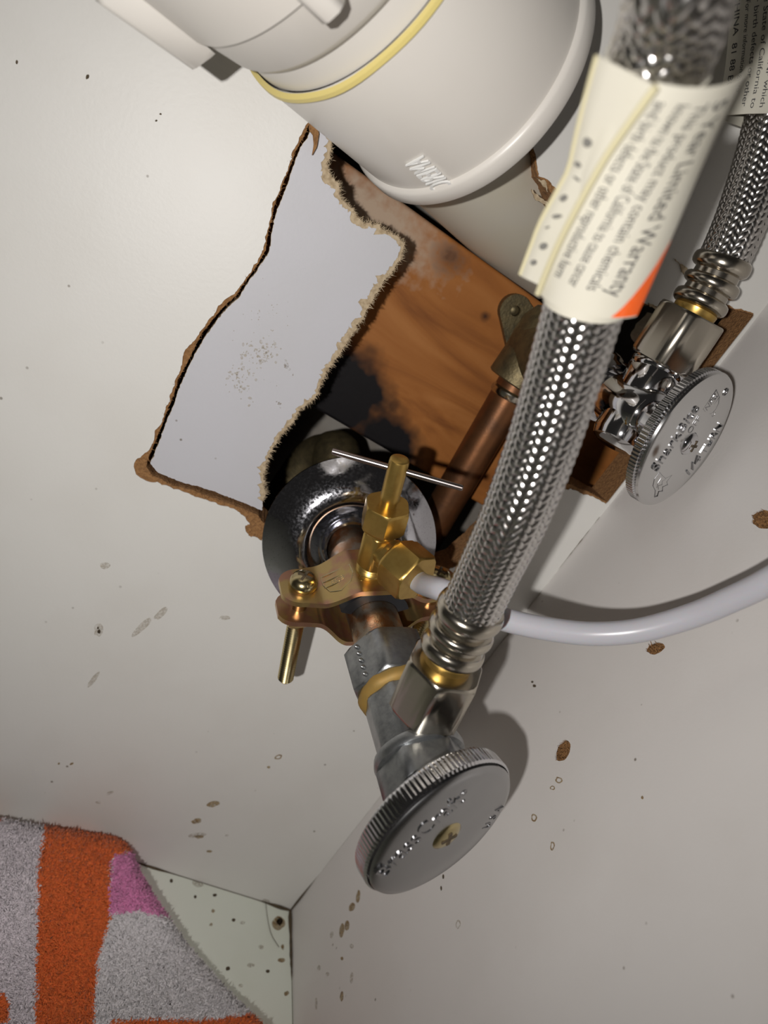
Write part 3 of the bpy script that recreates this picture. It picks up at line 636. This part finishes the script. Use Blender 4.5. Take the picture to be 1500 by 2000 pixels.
def knurl(n, d): return lambda t: 1+d*np.sign(np.sin(n*t))*np.abs(np.sin(n*t))**.4
def round_handle(parent, C0, n, prof_back, prof_knurl, prof_face, nk, dk, mname, stem_to):
    h = link('handle', lathe(MB(), C0, n, prof_face, 96), mname, parent)
    mb = lathe(MB(), C0, n, prof_knurl, nk*6, wob=knurl(nk, dk), caps=False); lathe(mb, C0, n, prof_back, 96, caps=False)
    link('knurled_rim', mb, mname, h, smooth=35)
    p_ = Path([C0-n*.002, C0-n*.006, stem_to], 6, .001); link('stem', tube(MB(), p_, .0042, 20), mname, parent)
    return h
HN = nz(V3(.455, -.888, .070))
HP = HC-HN*.0
Rh = .0212
h1 = round_handle(sv, HP, HN, [(-.0062, .0198), (-.0050, .0195), (-.0045, .010), (-.0045, .003)], [(-.0068, .0198), (-.0060, .0210), (-.0052, .0213), (-.0018, .0213), (-.0012, .0208)],
                  [(-.0040, .0195), (-.0020, .0199), (-.0006, .0205), (0, .0201), (.0006, .0185), (.0009, .012), (.0010, .0036), (-.0006, .0033)], 110, .0032, 'zinc_grey', at(.094))
h1.data.materials[0] = MATS['satin_chrome']; bpy.data.objects['knurled_rim'].data.materials[0] = MATS['chrome']
# face coordinates: u along the lettering, v towards the letter tops
def face_frame(C0, n, pa, pb):
    A = P(*pa, plane=(C0, n)); B = P(*pb, plane=(C0, n)); u = nz(B-A); v = np.cross(n, u)
    return u, v
def face_map(C0, n, u, v, px, py, h=.0009, rot=0.):
    Q = P(px, py, plane=(C0, n)); c, s = math.cos(rot), math.sin(rot); U = u*c+v*s; W = v*c-u*s
    return lambda x, y, z: Q+U*x+W*y+n*(h+z)
def screw_head(parent, C0, n, r, dome, mname, rot=.3, h=0.):
    o = link('screw', lathe(MB(), C0, n, [(h-.0006, r*.96), (h, r), (h+dome*.45, r*.93), (h+dome*.8, r*.7), (h+dome*.97, r*.4), (h+dome, r*.12)], 40), mname, parent)
    mb = MB(); a, u, v = frame(n); U = u*math.cos(rot)+v*math.sin(rot); W = np.cross(n, U)
    for A, B in ((U, W), (W, -U)): box(mb, C0+n*(h+dome), A, B, n, -r*.5, r*.5, -r*.11, r*.11, -dome*.5, .00012)
    link('cross_slot', mb, 'grime', parent, smooth=0); return o
u1, v1 = face_frame(HP, HN, (735, 1695), (890, 1545))
screw_head(h1, HP, HN, .0044, .0016, 'zinc_bolt', .5, .0004)
def arc_text(mb, txt, size, C0, n, u, v, rad, a_mid, h, ext=.05, gap=.06, inward=False):
    ws = []
    for ch in txt:
        if ch == ' ': ws.append(.3*size); continue
        g_, _ = glyphs(ch, ext); ws.append((g_[:, 0].max()-g_[:, 0].min()+gap*2)*size)
    tot = sum(ws); sgn = -1 if not inward else 1; a = a_mid-sgn*tot/rad/2
    for ch, w_ in zip(txt, ws):
        aa = a+sgn*w_/rad/2; a += sgn*w_/rad
        if ch == ' ': continue
        er = u*math.cos(aa)+v*math.sin(aa); X = (-u*math.sin(aa)+v*math.cos(aa))*sgn; Y = er if not inward else -er
        o = C0+er*rad
        text_line(mb, ch, size, lambda x, y, z: o+X*x+Y*y+n*(h+z), ext, center=True)
def fuv(C0, n, u, v, R_, a, b, h=.0008, rot=0.):
    Q = C0+u*(a*R_)+v*(b*R_); c, s_ = math.cos(rot), math.sin(rot); U = u*c+v*s_; W = v*c-u*s_
    return lambda x, y, z: Q+U*x+W*y+n*(h+z)
f1u = lambda a, b, rot=0.: fuv(HP, HN, u1, v1, .0205, a, b, .0007, rot)
def bent(x, y, z, k=9.): return f1u(-.78, .36)(x, y-k*(x-.0125)**2+.0012, z)
mb = MB(); text_line(mb, 'BrassCraft', .0084, bent, .05, width=.0250)
text_line(mb, '®', .0028, f1u(.46, .46), .05)
text_line(mb, 'U S A', .0040, f1u(.34, -.76, .42), .04, width=.0072)
fm = f1u(-.44, -.06, -.1)
wire2d(mb, [(-.0030, -.001), (-.0032, .0030), (.0032, .0030), (.0030, -.001), (.0018, -.0034), (0, -.0044), (-.0018, -.0034)], .00011, fm, True)
wire2d(mb, [(-.0030, .0008), (.0030, .0008)], .00009, fm); wire2d(mb, [(-.003, -.0014), (.003, -.0014)], .00009, fm)
link('lettering', mb, 'letter_metal', h1, smooth=0)

# ------------------------------------------------------------------ upper right stop valve
SHC = P(1339, 863, depth=.200); SA = nz(SHC-EL); sat = lambda s: EL+SA*s; SL = np.linalg.norm(SHC-EL); SN = nz(V3(.545, -.83, .09))
s2 = thing('shutoff_valve', 'shiny chrome stop valve with ribbed lettered handle near right panel', 'valve', sat(.04))
mb = MB(); lathe(mb, EL, SA, [(.0170, .0095), (.0180, .0104), (.0195, .0108), (.0232, .0108), (.0240, .0112), (.0250, .0116), (.0320, .0116), (.0332, .0110), (.0350, .0100), (.0385, .0096)], 64)
link('push_collar', mb, 'chrome', s2)
SO = sat(.0500); SUP = nz(P(1310, 690, depth=.2175)-P(1246, 800, depth=.2175))
mb = MB(); lathe(mb, EL, SA, [(.038, .0078), (.039, .0086), (.0560, .0086), (.0575, .0078), (.0590, .0060), (.0660, .0055)], 48)
BO = P(1207, 858, depth=.2165)
lathe(mb, BO, SUP, [(-.0022, .0055), (-.0012, .0076), (.0008, .0084), (.0120, .0084), (.0135, .0080), (.0145, .0088), (.0215, .0088), (.0219, .0084), (.0224, .0088), (.0238, .0088), (.0242, .0084), (.0247, .0088), (.0262, .0088), (.0266, .0080), (.030, .0078)], 64)
link('body', mb, 'chrome', s2)
h2 = round_handle(s2, SHC, SN, [(-.0040, .0190), (-.0034, .0188), (-.0034, .009), (-.0034, .003)], [(-.0042, .0197), (-.0037, .0205), (-.0016, .0205), (-.0011, .0199)],
                  [(-.0032, .0190), (-.0014, .0199), (-.0004, .0206), (.0002, .0203), (.0008, .0188), (.0010, .012), (.0011, .0034), (.0002, .0031)], 110, .006, 'chrome', sat(.060))
h2.data.materials[0] = MATS['bright_satin']
u2, v2 = face_frame(SHC, SN, (1262, 915), (1345, 790))
screw_head(h2, SHC, SN, .0034, .0022, 'chrome', .2, .0006)
mb = MB(); f2u = lambda a, b, rot=0., h=.0009: fuv(SHC, SN, u2, v2, .0203, a, b, h, rot)
text_line(mb, 'SharkBite', .0066, f2u(-.56, .40), .06, width=.0200)
text_line(mb, 'OFF', .0042, f2u(.10, .15, .03), .06, width=.0050)
text_line(mb, '1/4', .0056, f2u(-.40, -.68, -.12), .07, width=.0060)
text_line(mb, 'TURN', .0056, f2u(.01, -.74, .08), .07, width=.0098)
text_line(mb, '®', .0032, f2u(.77, -.14), .05); text_line(mb, 'C', .0026, f2u(.46, -.20), .05)
f_ = f2u(.59, .08, -.1); wire2d(mb, [(-.0028, -.0012), (-.0030, .0034), (.0030, .0034), (.0028, -.0012), (.0016, -.0034), (0, -.0042), (-.0016, -.0034)], .00016, f_, True)
wire2d(mb, [(-.0028, .0000), (.0028, .0000)], .00012, f_); wire2d(mb, [(-.0026, -.0012), (.0026, -.0012)], .00012, f_)
text_line(mb, 'NPC', .0034, f2u(.59, .10, -.1), .05, center=True, width=.0046)
f_ = f2u(-.66, .02, .1)      # jagged fin-and-teeth emblem
wire2d(mb, [(-.0040, -.0016), (-.0022, .0006), (-.0010, .0040), (.0010, .0058), (.0032, .0054), (.0026, .0028), (.0020, -.0008), (.0034, -.0036), (.0012, -.0030), (.0004, -.0048), (-.0006, -.0026), (-.0018, -.0042), (-.0022, -.0020), (-.0036, -.0030)], .00017, f_, True)
wire2d(mb, [(-.0012, .0008), (.0002, .0022), (.0018, .0022)], .00014, f_); wire2d(mb, [(-.0016, -.0008), (-.0006, .0006), (0, -.0012), (.0010, .0002), (.0018, -.0014)], .00014, f_)
f_ = f2u(.25, -.22); wire2d(mb, [(0, -.0012), (.0014, 0), (0, .0012)], .00016, f_, True)
link('lettering', mb, 'letter_metal', h2, smooth=0)

# ------------------------------------------------------------------ braided supply hoses
def crimp_profile(s0, L_, r):
    """ringed metal ferrule"""
    out = [(s0, r*.80), (s0+.0003, r*.9)]
    for a, b, k in ((0.02, .27, 1.18), (.36, .59, 1.19), (.68, .97, 1.20)):
        w_ = b-a; out += [(s0+L_*(a+w_*f), r*(.93+(k-.93)*q)) for f, q in ((0, 0), (.08, .5), (.2, .85), (.38, 1), (.62, 1), (.8, .85), (.92, .5), (1, .05))]
    out += [(s0+L_, r*1.0)]
    return out
def supply_hose(label, pts, r, nut_s, nut_ac, nut_rot, crimp_s, pitch, N):
    pa = Path(pts, 24, .0007); t = thing('supply_hose', label, 'hose', pts[0], 'braided supply hoses')
    c, tt, n, b = pa.at(np.array([0.])); a = tt[0]
    nu = link('hex_nut', hexnut(MB(), pts[0], a, nut_s[0], nut_s[1], nut_ac, rot=nut_rot), 'nickel', t)
    link('gold_ring', tube(MB(), pa, 0, 40, prof=[(nut_s[1]-.001, r*.85), (nut_s[1]+.0004, r*.93), (nut_s[1]+.0014, r*.95), (crimp_s[0]+.0006, r*.86)]), 'brass', t)
    link('ferrule', tube(MB(), pa, 0, 48, prof=crimp_profile(crimp_s[0], crimp_s[1]-crimp_s[0], r)), 'nickel', t)
    link('inner_tube', tube(MB(), pa, r-.0005, 24, crimp_s[1]-.002, pa.L), 'braid_core', t)
    stuff(link('wire_braid', braid(MB(), pa, r, crimp_s[1]-.0015, pa.L, N=N, pitch=pitch), 'steel_wire', t, smooth=180))
    return t, pa
NB = P(826, 1392, depth=.1855)
H1 = [NB, P(852, 1338, depth=.1805), P(880, 1275, depth=.1763), P(908, 1215, depth=.1720), P(955, 1115, depth=.1625), P(1005, 1010, depth=.1515), P(1055, 880, depth=.1435), P(1096, 750, depth=.137), P(1140, 600, depth=.1285),
      P(1185, 440, depth=.1185), P(1240, 250, depth=.107), P(1310, 60, depth=.096), P(1400, -160, depth=.086)]; H1 += [H1[-1]+V3(.010, .004, .035), H1[-1]+V3(.014, .014, .075)]
t1, p1 = supply_hose('braided steel hose with cream warranty tag rising from lower valve', H1, .0069, (.0015, .0180), .0103, .15, (.0196, .0370), .042, 22)
SB0 = BO+SUP*.0268
H2 = [SB0, P(1340, 637, depth=.2120), P(1372, 583, depth=.2095), P(1400, 535, depth=.2070), P(1437, 455, depth=.2030), P(1468, 370, depth=.2), P(1502, 255, depth=.196), P(1530, 120, depth=.192), P(1545, -40, depth=.188), P(1550, -200, depth=.184)]; H2 += [H2[-1]+V3(-.004, -.004, .040)]
t2, p2 = supply_hose('dark braided steel hose rising from chrome valve along right edge', H2, .0069, (-.0005, .0158), .0112, -.02, (.0172, .0340), .042, 22)

# folded paper tags
def path_s(pa, pt): return pa.s[np.argmin(np.linalg.norm(pa.c-pt, axis=1))]
def tag_map(pa, r, view):
    """surface coordinates (s along hose, arc) -> world; arc=0 faces the viewer direction, + to the right of it"""
    def f(s, arc, h=0.):
        c, t, n, b = [q[0] for q in pa.at(np.array([s]))]; e = view-c; e = nz(e-t*(e @ t)); g = np.cross(t, e); th = arc/r
        return c+(e*math.cos(th)+g*math.sin(th))*(r+h)
    return f
def strip(mb, f, s0, s1, a_list, th, ns=40):
    ss = np.linspace(s0, s1, ns); na = len(a_list); V = []
    for s in ss:
        for a, h in a_list: V.append(f(s, a, h))
        for a, h in a_list: V.append(f(s, a, h-th))
    m_ = na*2; F = []
    for i in range(ns-1):
        for j in range(na-1):
            F.append((i*m_+j, i*m_+j+1, (i+1)*m_+j+1, (i+1)*m_+j)); F.append((i*m_+na+j, (i+1)*m_+na+j, (i+1)*m_+na+j+1, i*m_+na+j+1))
        for j in (0, na-1): F.append((i*m_+j, (i+1)*m_+j, (i+1)*m_+na+j, i*m_+na+j))
    for i in (0, ns-1):
        for j in range(na-1): F.append((i*m_+j, i*m_+na+j, i*m_+na+j+1, i*m_+j+1))
    return mb.add(V, F)
# tag on the left hose: sleeve round the hose with a printed flap folded over its front
f1 = tag_map(p1, .0074, CAM)
ts0, ts1 = path_s(p1, P(1146, 575, depth=.1275)), path_s(p1, P(1298, 95, depth=.098))
R1 = .0074
link('tag_sleeve', strip(MB(), f1, ts0-.0022, ts1-.002, [(a, 0.) for a in np.linspace(-math.pi*R1, math.pi*R1, 40)], .0003), 'paper', t1, smooth=60)
LT = ts1-ts0
def tau(s): return min(1.2, max(-.2, (s-ts0)/LT))
def fa(s, k, h=0.):            # k = 0 left edge of the flap ... 1 right edge; the flap twists round the hose towards the top
    t = tau(s); lo = -.0076+.0082*t; hi = .0076+.0046*t; return f1(s, lo+(hi-lo)*k, h+.0014*t)
bow = lambda k: .0016+.0013*k*k
tf = link('warranty_tag', strip(MB(), fa, ts0, ts1, [(k, bow(k)) for k in np.linspace(0, 1, 24)], .00025), 'paper', t1, smooth=60)
def flat_map(pa, view):
    def f(s, d, h=0.):
        c, t, n, b = [q[0] for q in pa.at(np.array([s]))]; e = view-c; e = nz(e-t*(e @ t)); g = np.cross(t, e); return c+g*d+e*h
    return f
fl1 = flat_map(p1, CAM)
def fleaf(s, k, h=0.):
    t = tau(s); lo = float(np.interp(t, [0, .3, .55, 1], [-.0124, -.0106, -.0078, -.0080])); hi = -.0064+.0070*t; return fl1(s, lo+(hi-lo)*k, h+.0040*t)
lf = link('second_leaf', strip(MB(), fleaf, ts0+.0012, ts1-.0012, [(0, .0005), (.03, .0012), (.3, .0022), (.7, .0036), (1, .0046)], .0005), 'paper', t1, smooth=60)
ep = Path([fa(s_, .0, .0022) for s_ in np.linspace(ts0+.0002, ts1-.0002, 12)], 8, .001); link('folded_edge', tube(MB(), ep, .00055, 8), 'paper_edge', t1)
ep = Path([fleaf(s_, .0, .0008) for s_ in np.linspace(ts0+.0014, ts1-.0014, 12)], 8, .001); link('folded_edge', tube(MB(), ep, .00045, 8), 'paper_edge', t1)
mb = MB()
for k in range(12):                              # worn scraps of print
    q = ts0+.005+k*.0030
    if q < ts1-.012: sheet(mb, lambda x, y, z: fleaf(q+x, .22+y*180, .0030+z*.2), blob(.0004*(k % 3), .0005*(k % 2), .0005+.0002*(k % 2), .0002+.0002*((k+1) % 3), .4*k, 90+k, 12, .25), [], 0, .0001)
link('printed_words', mb, 'ink_worn', lf, smooth=0)
for tx, sz, k0, wd, en in [('5 Year Limited Warranty', .0034, .60, .043, .0045), ('This product may contain chemicals', .0024, .42, .041, .0050), ('known to the State of California to cause cancer', .0024, .25, .046, .0048), ('and birth defects or other reproductive harm', .0024, .08, .042, .0052)]:
    mb = MB(); wd = min(wd, LT-en-.002)
    text_line(mb, tx, sz, lambda x, y, z: fa(ts0+en+wd-x, k0+y/.0152, bow(k0+y/.0152)+.00008+z*.2), .02, width=wd); link('printed_words', mb, 'ink', tf, smooth=0)
mb = MB(); V = []
for sv_ in np.linspace(0, 1, 16):
    s_ = ts0+.0003+LT*.34*sv_; lo = .74+.255*sv_**.8
    for k in np.linspace(lo, .998, 5): V.append(fa(s_, k, bow(k)+.0001))
mb.add(V, [(i*5+j, i*5+j+1, (i+1)*5+j+1, (i+1)*5+j) for i in range(15) for j in range(4)]); link('orange_wedge', mb, 'ink_orange', tf, smooth=0)
# tag on the right hose: flat flag standing out to the left of the hose
f2 = flat_map(p2, CAM); us0, us1 = path_s(p2, P(1500, 240, depth=.196)), path_s(p2, P(1550, -160, depth=.185))
crs = [(-.0140, .0040), (-.0138, .0050), (-.0110, .0062), (-.006, .0076), (0, .0083), (.004, .0078), (.007, .0050), (.0083, 0), (.007, -.005), (.0, -.0083), (-.005, -.0066), (-.0138, .0036)]
tg2 = link('warning_tag', strip(MB(), f2, us0, us1, crs, .00025), 'paper', t2, smooth=60)
fh = lambda d: float(np.interp(d, [q[0] for q in crs[:7]], [q[1] for q in crs[:7]]))
for i, (tx, sz, a0, off) in enumerate([('WARNING: This product can expose', .0019, -.0015, .003), ('you to chemicals including DINP which', .0017, -.0037, .0015), ('is known to the State of California to', .0017, -.0059, .0015), ('cause cancer or birth defects or other', .0017, -.0081, .002), ('reproductive harm. For more information go to', .0015, -.0102, .006), ('MADE IN CHINA  81 88 BU', .0018, -.0128, .007)]):
    mb = MB(); LT = us1-us0-off-.002
    text_line(mb, tx, sz, lambda x, y, z: f2(us0+off+LT-x, a0+y, fh(a0+y)+.00006+z*.2), .02, width=LT); link('printed_words', mb, 'ink', tg2, smooth=0)
mb = MB(); V = []
for s_ in np.linspace(us0+.0004, us0+.012, 8):
    for d in np.linspace(.0012, .0040, 4): V.append(f2(s_, d, fh(d)+.00008))
mb.add(V, [(i*4+j, i*4+j+1, (i+1)*4+j+1, (i+1)*4+j) for i in range(7) for j in range(3)]); link('red_band', mb, 'ink_red', tg2, smooth=0)

# ------------------------------------------------------------------ saddle tapping valve clamped on the stub pipe
S0 = at(.0320)
wv = P(866, 1128, depth=.22)-P(588, 1134, depth=.22); SVv = nz(wv-VA*(wv @ VA)); SU = nz(np.cross(VA, SVv))
if SU[2] < 0: SU = -SU
cr_ = math.radians(13); SVv, SU = SVv*math.cos(cr_)-SU*math.sin(cr_), SU*math.cos(cr_)+SVv*math.sin(cr_)
sd_ = thing('saddle_valve', 'brass saddle tapping valve with gold clamp plates on the stub pipe', 'valve', S0)
def plate(sign, uend, umid, name, hw0=.0088, th=.0018):
    vs = np.linspace(-.0285, .0285, 61); V = []
    for v in vs:
        e = abs(v); k = np.clip((.0170-e)/.0110, 0, 1); k = k*k*(3-2*k); u = uend+(umid-uend)*k
        hw = hw0*(1-.22*np.clip((e-.010)/.012, 0, 1)); 
        if e > .0225: hw *= math.sqrt(max(.02, 1-((e-.0225)/.0062)**2))*.75+.25
        for q in (-hw, hw): 
            V.append(S0+SVv*v+SU*(sign*u)+VA*q); V.append(S0+SVv*v+SU*(sign*(u-th))+VA*q)
    F = []
    for i in range(60):
        a = i*4; b = a+4; F += [(a, b, b+2, a+2), (a+1, a+3, b+3, b+1), (a, a+1, b+1, b), (a+2, b+2, b+3, a+3)]
    F += [(0, 2, 3, 1), (240, 241, 243, 242)]
    return link(name, MB().add(V, F), 'zinc_gold', sd_, smooth=30)
pu = plate(1, .0078, .0134, 'upper_plate', .0092); plate(-1, .0030, .0112, 'lower_plate', .0084)
mb = MB(); ar = np.linspace(-1.25, 1.25, 20)+math.pi/2; V = []
for q in (-.0078, .0078):
    for r in (.0079, .0114):
        for a in ar: V.append(S0+VA*q+(SVv*math.cos(a)+SU*math.sin(a))*r)
n_ = 20; F = []
for i in range(n_-1): F += [(i, i+1, n_+i+1, n_+i), (2*n_+i, 3*n_+i, 3*n_+i+1, 2*n_+i+1), (n_+i, n_+i+1, 3*n_+i+1, 3*n_+i), (i, 2*n_+i, 2*n_+i+1, i+1)]
link('rubber_gasket', mb.add(V, F+[(0, n_, 3*n_, 2*n_), (n_-1, 3*n_-1, 4*n_-1, 2*n_-1)]), 'rubber', sd_)
for sg in (-1, 1):
    o = S0+SVv*(sg*.0217); mb = MB(); R_ = .0024
    lathe(mb, o, SU, [(-.0370, .0014), (-.0362, .0020)]+[(-.0362+.00055*k, (.0020 if k % 2 else .0027)) for k in range(1, 50)]+[(-.0075, .0024), (.0078, .0024)], 20)
    bo = link('bolt', mb, 'zinc_bolt', sd_, smooth=25)
    link('bolt_head', lathe(MB(), o, SU, [(.0078, .0040), (.0084, .0044), (.0096, .0043), (.0108, .0037), (.0116, .0026), (.0119, .0010)], 40), 'zinc_bolt', bo)
    mb = MB()
    for A, B in ((SVv*.8+VA*.6, VA*.8-SVv*.6), (VA*.8-SVv*.6, -(SVv*.8+VA*.6))): box(mb, o+SU*.0119, A, B, SU, -.0021, .0021, -.0004, .0004, -.0009, .0001)
    link('cross_slot', mb, 'grime', bo, smooth=0)
    link('square_nut', hexnut(MB(), o, SU, -.0072, -.0042, .0050, sides=4, rot=.5), 'zinc_gold', bo)
BC = S0+SVv*-.0014+SU*.0018
mb = MB(); lathe(mb, BC, SU, [(.0110, .0044), (.0116, .0048)]+[(.0116+.0005*k, .0048 if k % 2 else .0044) for k in range(1, 6)]+[(.0145, .0045), (.0150, .0047)], 32)
hexnut(mb, BC, SU, .0146, .0268, .0053, sides=6, rot=.2, ch=.0004)
lathe(mb, BC, SU, [(.0262, .0042), (.0268, .0048), (.0285, .0048), (.0288, .0042)], 32)
SOUT = nz(.46*SVv+.89*VA); OB = BC+SU*.0218
lathe(mb, OB, SOUT, [(0, .0044), (.0045, .0044), (.0050, .0052), (.0066, .0052), (.0070, .0044), (.0085, .0044)], 32)
link('body', mb, 'brass', sd_)
pn = link('packing_nut', hexnut(MB(), BC, SU, .0285, .0370, .0070, rot=.45), 'brass', sd_)
link('stem', lathe(MB(), BC, SU, [(.036, .0024), (.0388, .0024), (.0390, .0028), (.0518, .0028), (.0524, .0026), (.0527, .0020)], 32), 'brass', sd_)
wpn = P(890, 965, depth=.2)-P(652, 885, depth=.2); PDn = nz(wpn-SU*(wpn @ SU)); pc = BC+SU*.0490
link('handle_pin', lathe(MB(), pc, PDn, [(-.0185, .0006), (-.0183, .0009), (.0183, .0009), (.0186, .0006)], 14), 'pin_steel', sd_)
link('outlet_nut', hexnut(MB(), OB, SOUT, .0078, .0172, .0082, rot=.1), 'brass', sd_)
# shield emblem pressed into the plate
mb = MB(); cu_ = S0+SVv*-.0108
fm = lambda x, y, z: cu_+SVv*x-VA*y*1.0+SU*(.00895+(x+.0022)*.42+z*.6)
def fm(x, y, z):
    v = -.0115+x*1.25; e = abs(v); k = np.clip((.0170-e)/.0110, 0, 1); k = k*k*(3-2*k); return S0+SVv*v-VA*(y*1.5-.001)+SU*(.0078+.0056*k+.00003+z)
wire2d(mb, [(-.0034, .0026), (.0032, .0026), (.0034, .0002), (.0024, -.0018), (0, -.0030), (-.0022, -.0020), (-.0033, .0002)], .00014, fm, True)
wire2d(mb, [(-.0033, .0010), (.0033, .0010)], .00011, fm); wire2d(mb, [(-.0032, -.0006), (.0032, -.0006)], .00011, fm)
text_line(mb, 'BCB', .0016, lambda x, y, z: fm(x, y-.0004, z), .03, center=True); text_line(mb, '®', .0020, lambda x, y, z: fm(x+.0042, y-.0024, z), .03)
link('pressed_emblem', mb, 'zinc_bolt', pu, smooth=0)

# ------------------------------------------------------------------ plastic feed tube
tb0 = OB+SOUT*.0140
TP = [tb0, OB+SOUT*.0190, P(872, 1156, depth=.1865), P(935, 1192, depth=.1870), P(1000, 1214, depth=.1870), P(1080, 1230, depth=.1865), P(1160, 1238, depth=.1850), P(1250, 1231, depth=.1815), P(1350, 1203, depth=.1755), P(1430, 1170, depth=.1685), P(1500, 1136, depth=.162), P(1600, 1075, depth=.153), P(1720, 990, depth=.143)]; TP += [TP[-1]+V3(.004, -.030, .022), TP[-1]+V3(-.004, -.070, .060), TP[-1]+V3(-.020, -.120, .090)]
tp = Path(TP, 14, .001)
tag(link('plastic_tube', tube(MB(), tp, .0031, 28, step=.0012), 'poly_tube'), 'translucent white plastic tube curving from brass outlet to right edge', 'tube')

# ------------------------------------------------------------------ terry towel on the cabinet floor
def th_px(px, py):
    px = np.asarray(px, float); py = np.asarray(py, float); t = np.clip((py-1560)/520, 0, 1.5)
    return np.maximum(.004, .0125-.004*t+.0012*np.sin(px*.019+py*.011)+.0022*np.sin((py-1640)*.0145+px*.004))
OUTP = [(-420, 1506), (-200, 1558), (0, 1598), (60, 1610), (120, 1620), (180, 1626), (232, 1634), (250, 1650), (262, 1672), (280, 1712), (306, 1756), (334, 1798), (366, 1842), (402, 1886), (450, 1938), (500, 1988), (560, 2050), (640, 2140), (300, 2200), (-420, 2200)]
tl = resample(OUTP, 9.)
cols = {'o': (.98, .22, .06), 'p': (.96, .36, .66), 'w': (.97, .93, .95), 'l': (.96, .88, .93)}
polys = [('l', [(-500, 1500), (0, 1590), (90, 1604), (76, 1700), (70, 1850), (78, 2100), (-500, 2260)]),
         ('o', [(90, 1590), (236, 1612), (275, 1640), (262, 1664), (222, 1672), (216, 1690), (214, 1790), (204, 1830), (188, 1880), (184, 1990), (186, 2300), (76, 2300), (70, 1990), (70, 1850), (74, 1700), (84, 1640)]),
         ('p', [(220, 1672), (262, 1664), (290, 1660), (345, 1800), (325, 1792), (270, 1780), (212, 1788), (214, 1720)]),
         ('o', [(215, 1996), (300, 1992), (400, 1994), (470, 1984), (520, 1976), (800, 2240), (100, 2300)]),
         ('o', [(-60, 1936), (6, 1940), (18, 1962), (12, 1998), (-60, 2004)]), ('o', [(-80, 1590), (-2, 1592), (4, 1604), (-80, 1612)])]
def dye(xy):
    c = np.tile(np.array(cols['w']), (len(xy), 1))
    for k, p_ in polys: c[inside(xy+rng.normal(size=xy.shape)*2.0, p_)] = cols[k]
    return c
def edge_d(xy):
    d = np.full(len(xy), 999.)
    for a, b in zip(tl, np.roll(tl, -1, 0)):
        ab = b-a; t = np.clip(((xy-a) @ ab)/(ab @ ab+1e-12), 0, 1); d = np.minimum(d, np.linalg.norm(xy-a-t[:, None]*ab, axis=1))
    return d
def towel_pt(xy):
    e = np.clip(edge_d(xy)/26, 0, 1); z = th_px(xy[:, 0], xy[:, 1]); z = z*(.72+.28*np.sqrt(1-(1-e)**2))
    q = np.array([P(a, b, z=c) for (a, b), c in zip(xy, z)]); q[:, 1] = np.minimum(q[:, 1], -.0025); return q
g1, g2 = np.meshgrid(np.arange(-420, 640, 11.), np.arange(1500, 2200, 11.)); TG = np.stack([g1.ravel(), g2.ravel()], 1)
TG = TG[inside(TG, tl)]; TG = TG[edge_d(TG) > 4]
mb = MB(); sheet(mb, lambda x, y, h: (x, y, h), tl, [], 0, 1, TG); vv = mb.verts(); top = vv[:, 2] > .5; pix = vv[:, :2].copy()
q = towel_pt(pix); q[~top, 2] = .0006; mb.v = [q]
def set_dye(o, c3):
    at_ = o.data.color_attributes.new('dye', 'FLOAT_COLOR', 'POINT'); c = np.ones((len(c3), 4)); c[:, :3] = c3; at_.data.foreach_set('color', c.ravel())
tw = link('towel', mb, 'terry', loc=(0, 0, 0), smooth=180); set_dye(tw, dye(pix))
tag(tw, 'striped terry towel in orange, white and pink on the cabinet floor', 'towel')
cand = rng.uniform((-60, 1560), (660, 2060), (170000, 2)); cand = cand[inside(cand, tl)][:80000]
c2 = rng.uniform((-420, 1500), (640, 2200), (60000, 2)); c2 = c2[inside(c2, tl)]; c2 = c2[(c2[:, 0] < -60) | (c2[:, 1] > 2060)][:34000]; cand = np.vstack([cand, c2])
b0 = towel_pt(cand); bx = towel_pt(cand+(2., 0)); by_ = towel_pt(cand+(0, 2.)); nn = nz_rows(np.cross(bx-b0, by_-b0)); nn *= np.sign(nn[:, 2:3]+1e-9)
lay = np.stack([np.sin(cand[:, 0]*.05+cand[:, 1]*.02)*.3, -.3+0*cand[:, 0], 0*cand[:, 0]], 1)
dd_ = nn+lay; mb = MB(); fuzz(mb, b0-nn*.0002, dd_, 1, .0012, .00036, .30, rng, V3(-.16, -.25, .35))
pile = stuff(link('pile', mb, 'terry', tw, smooth=180)); jit = rng.uniform(.95, 1.05, len(cand))[:, None]
pile.data.normals_split_custom_set_from_vertices(np.repeat(nz_rows(nn+rng.normal(size=nn.shape)*.22), 6, 0).tolist())
set_dye(pile, np.repeat(np.clip(dye(cand)*jit, 0, 1), 6, 0))
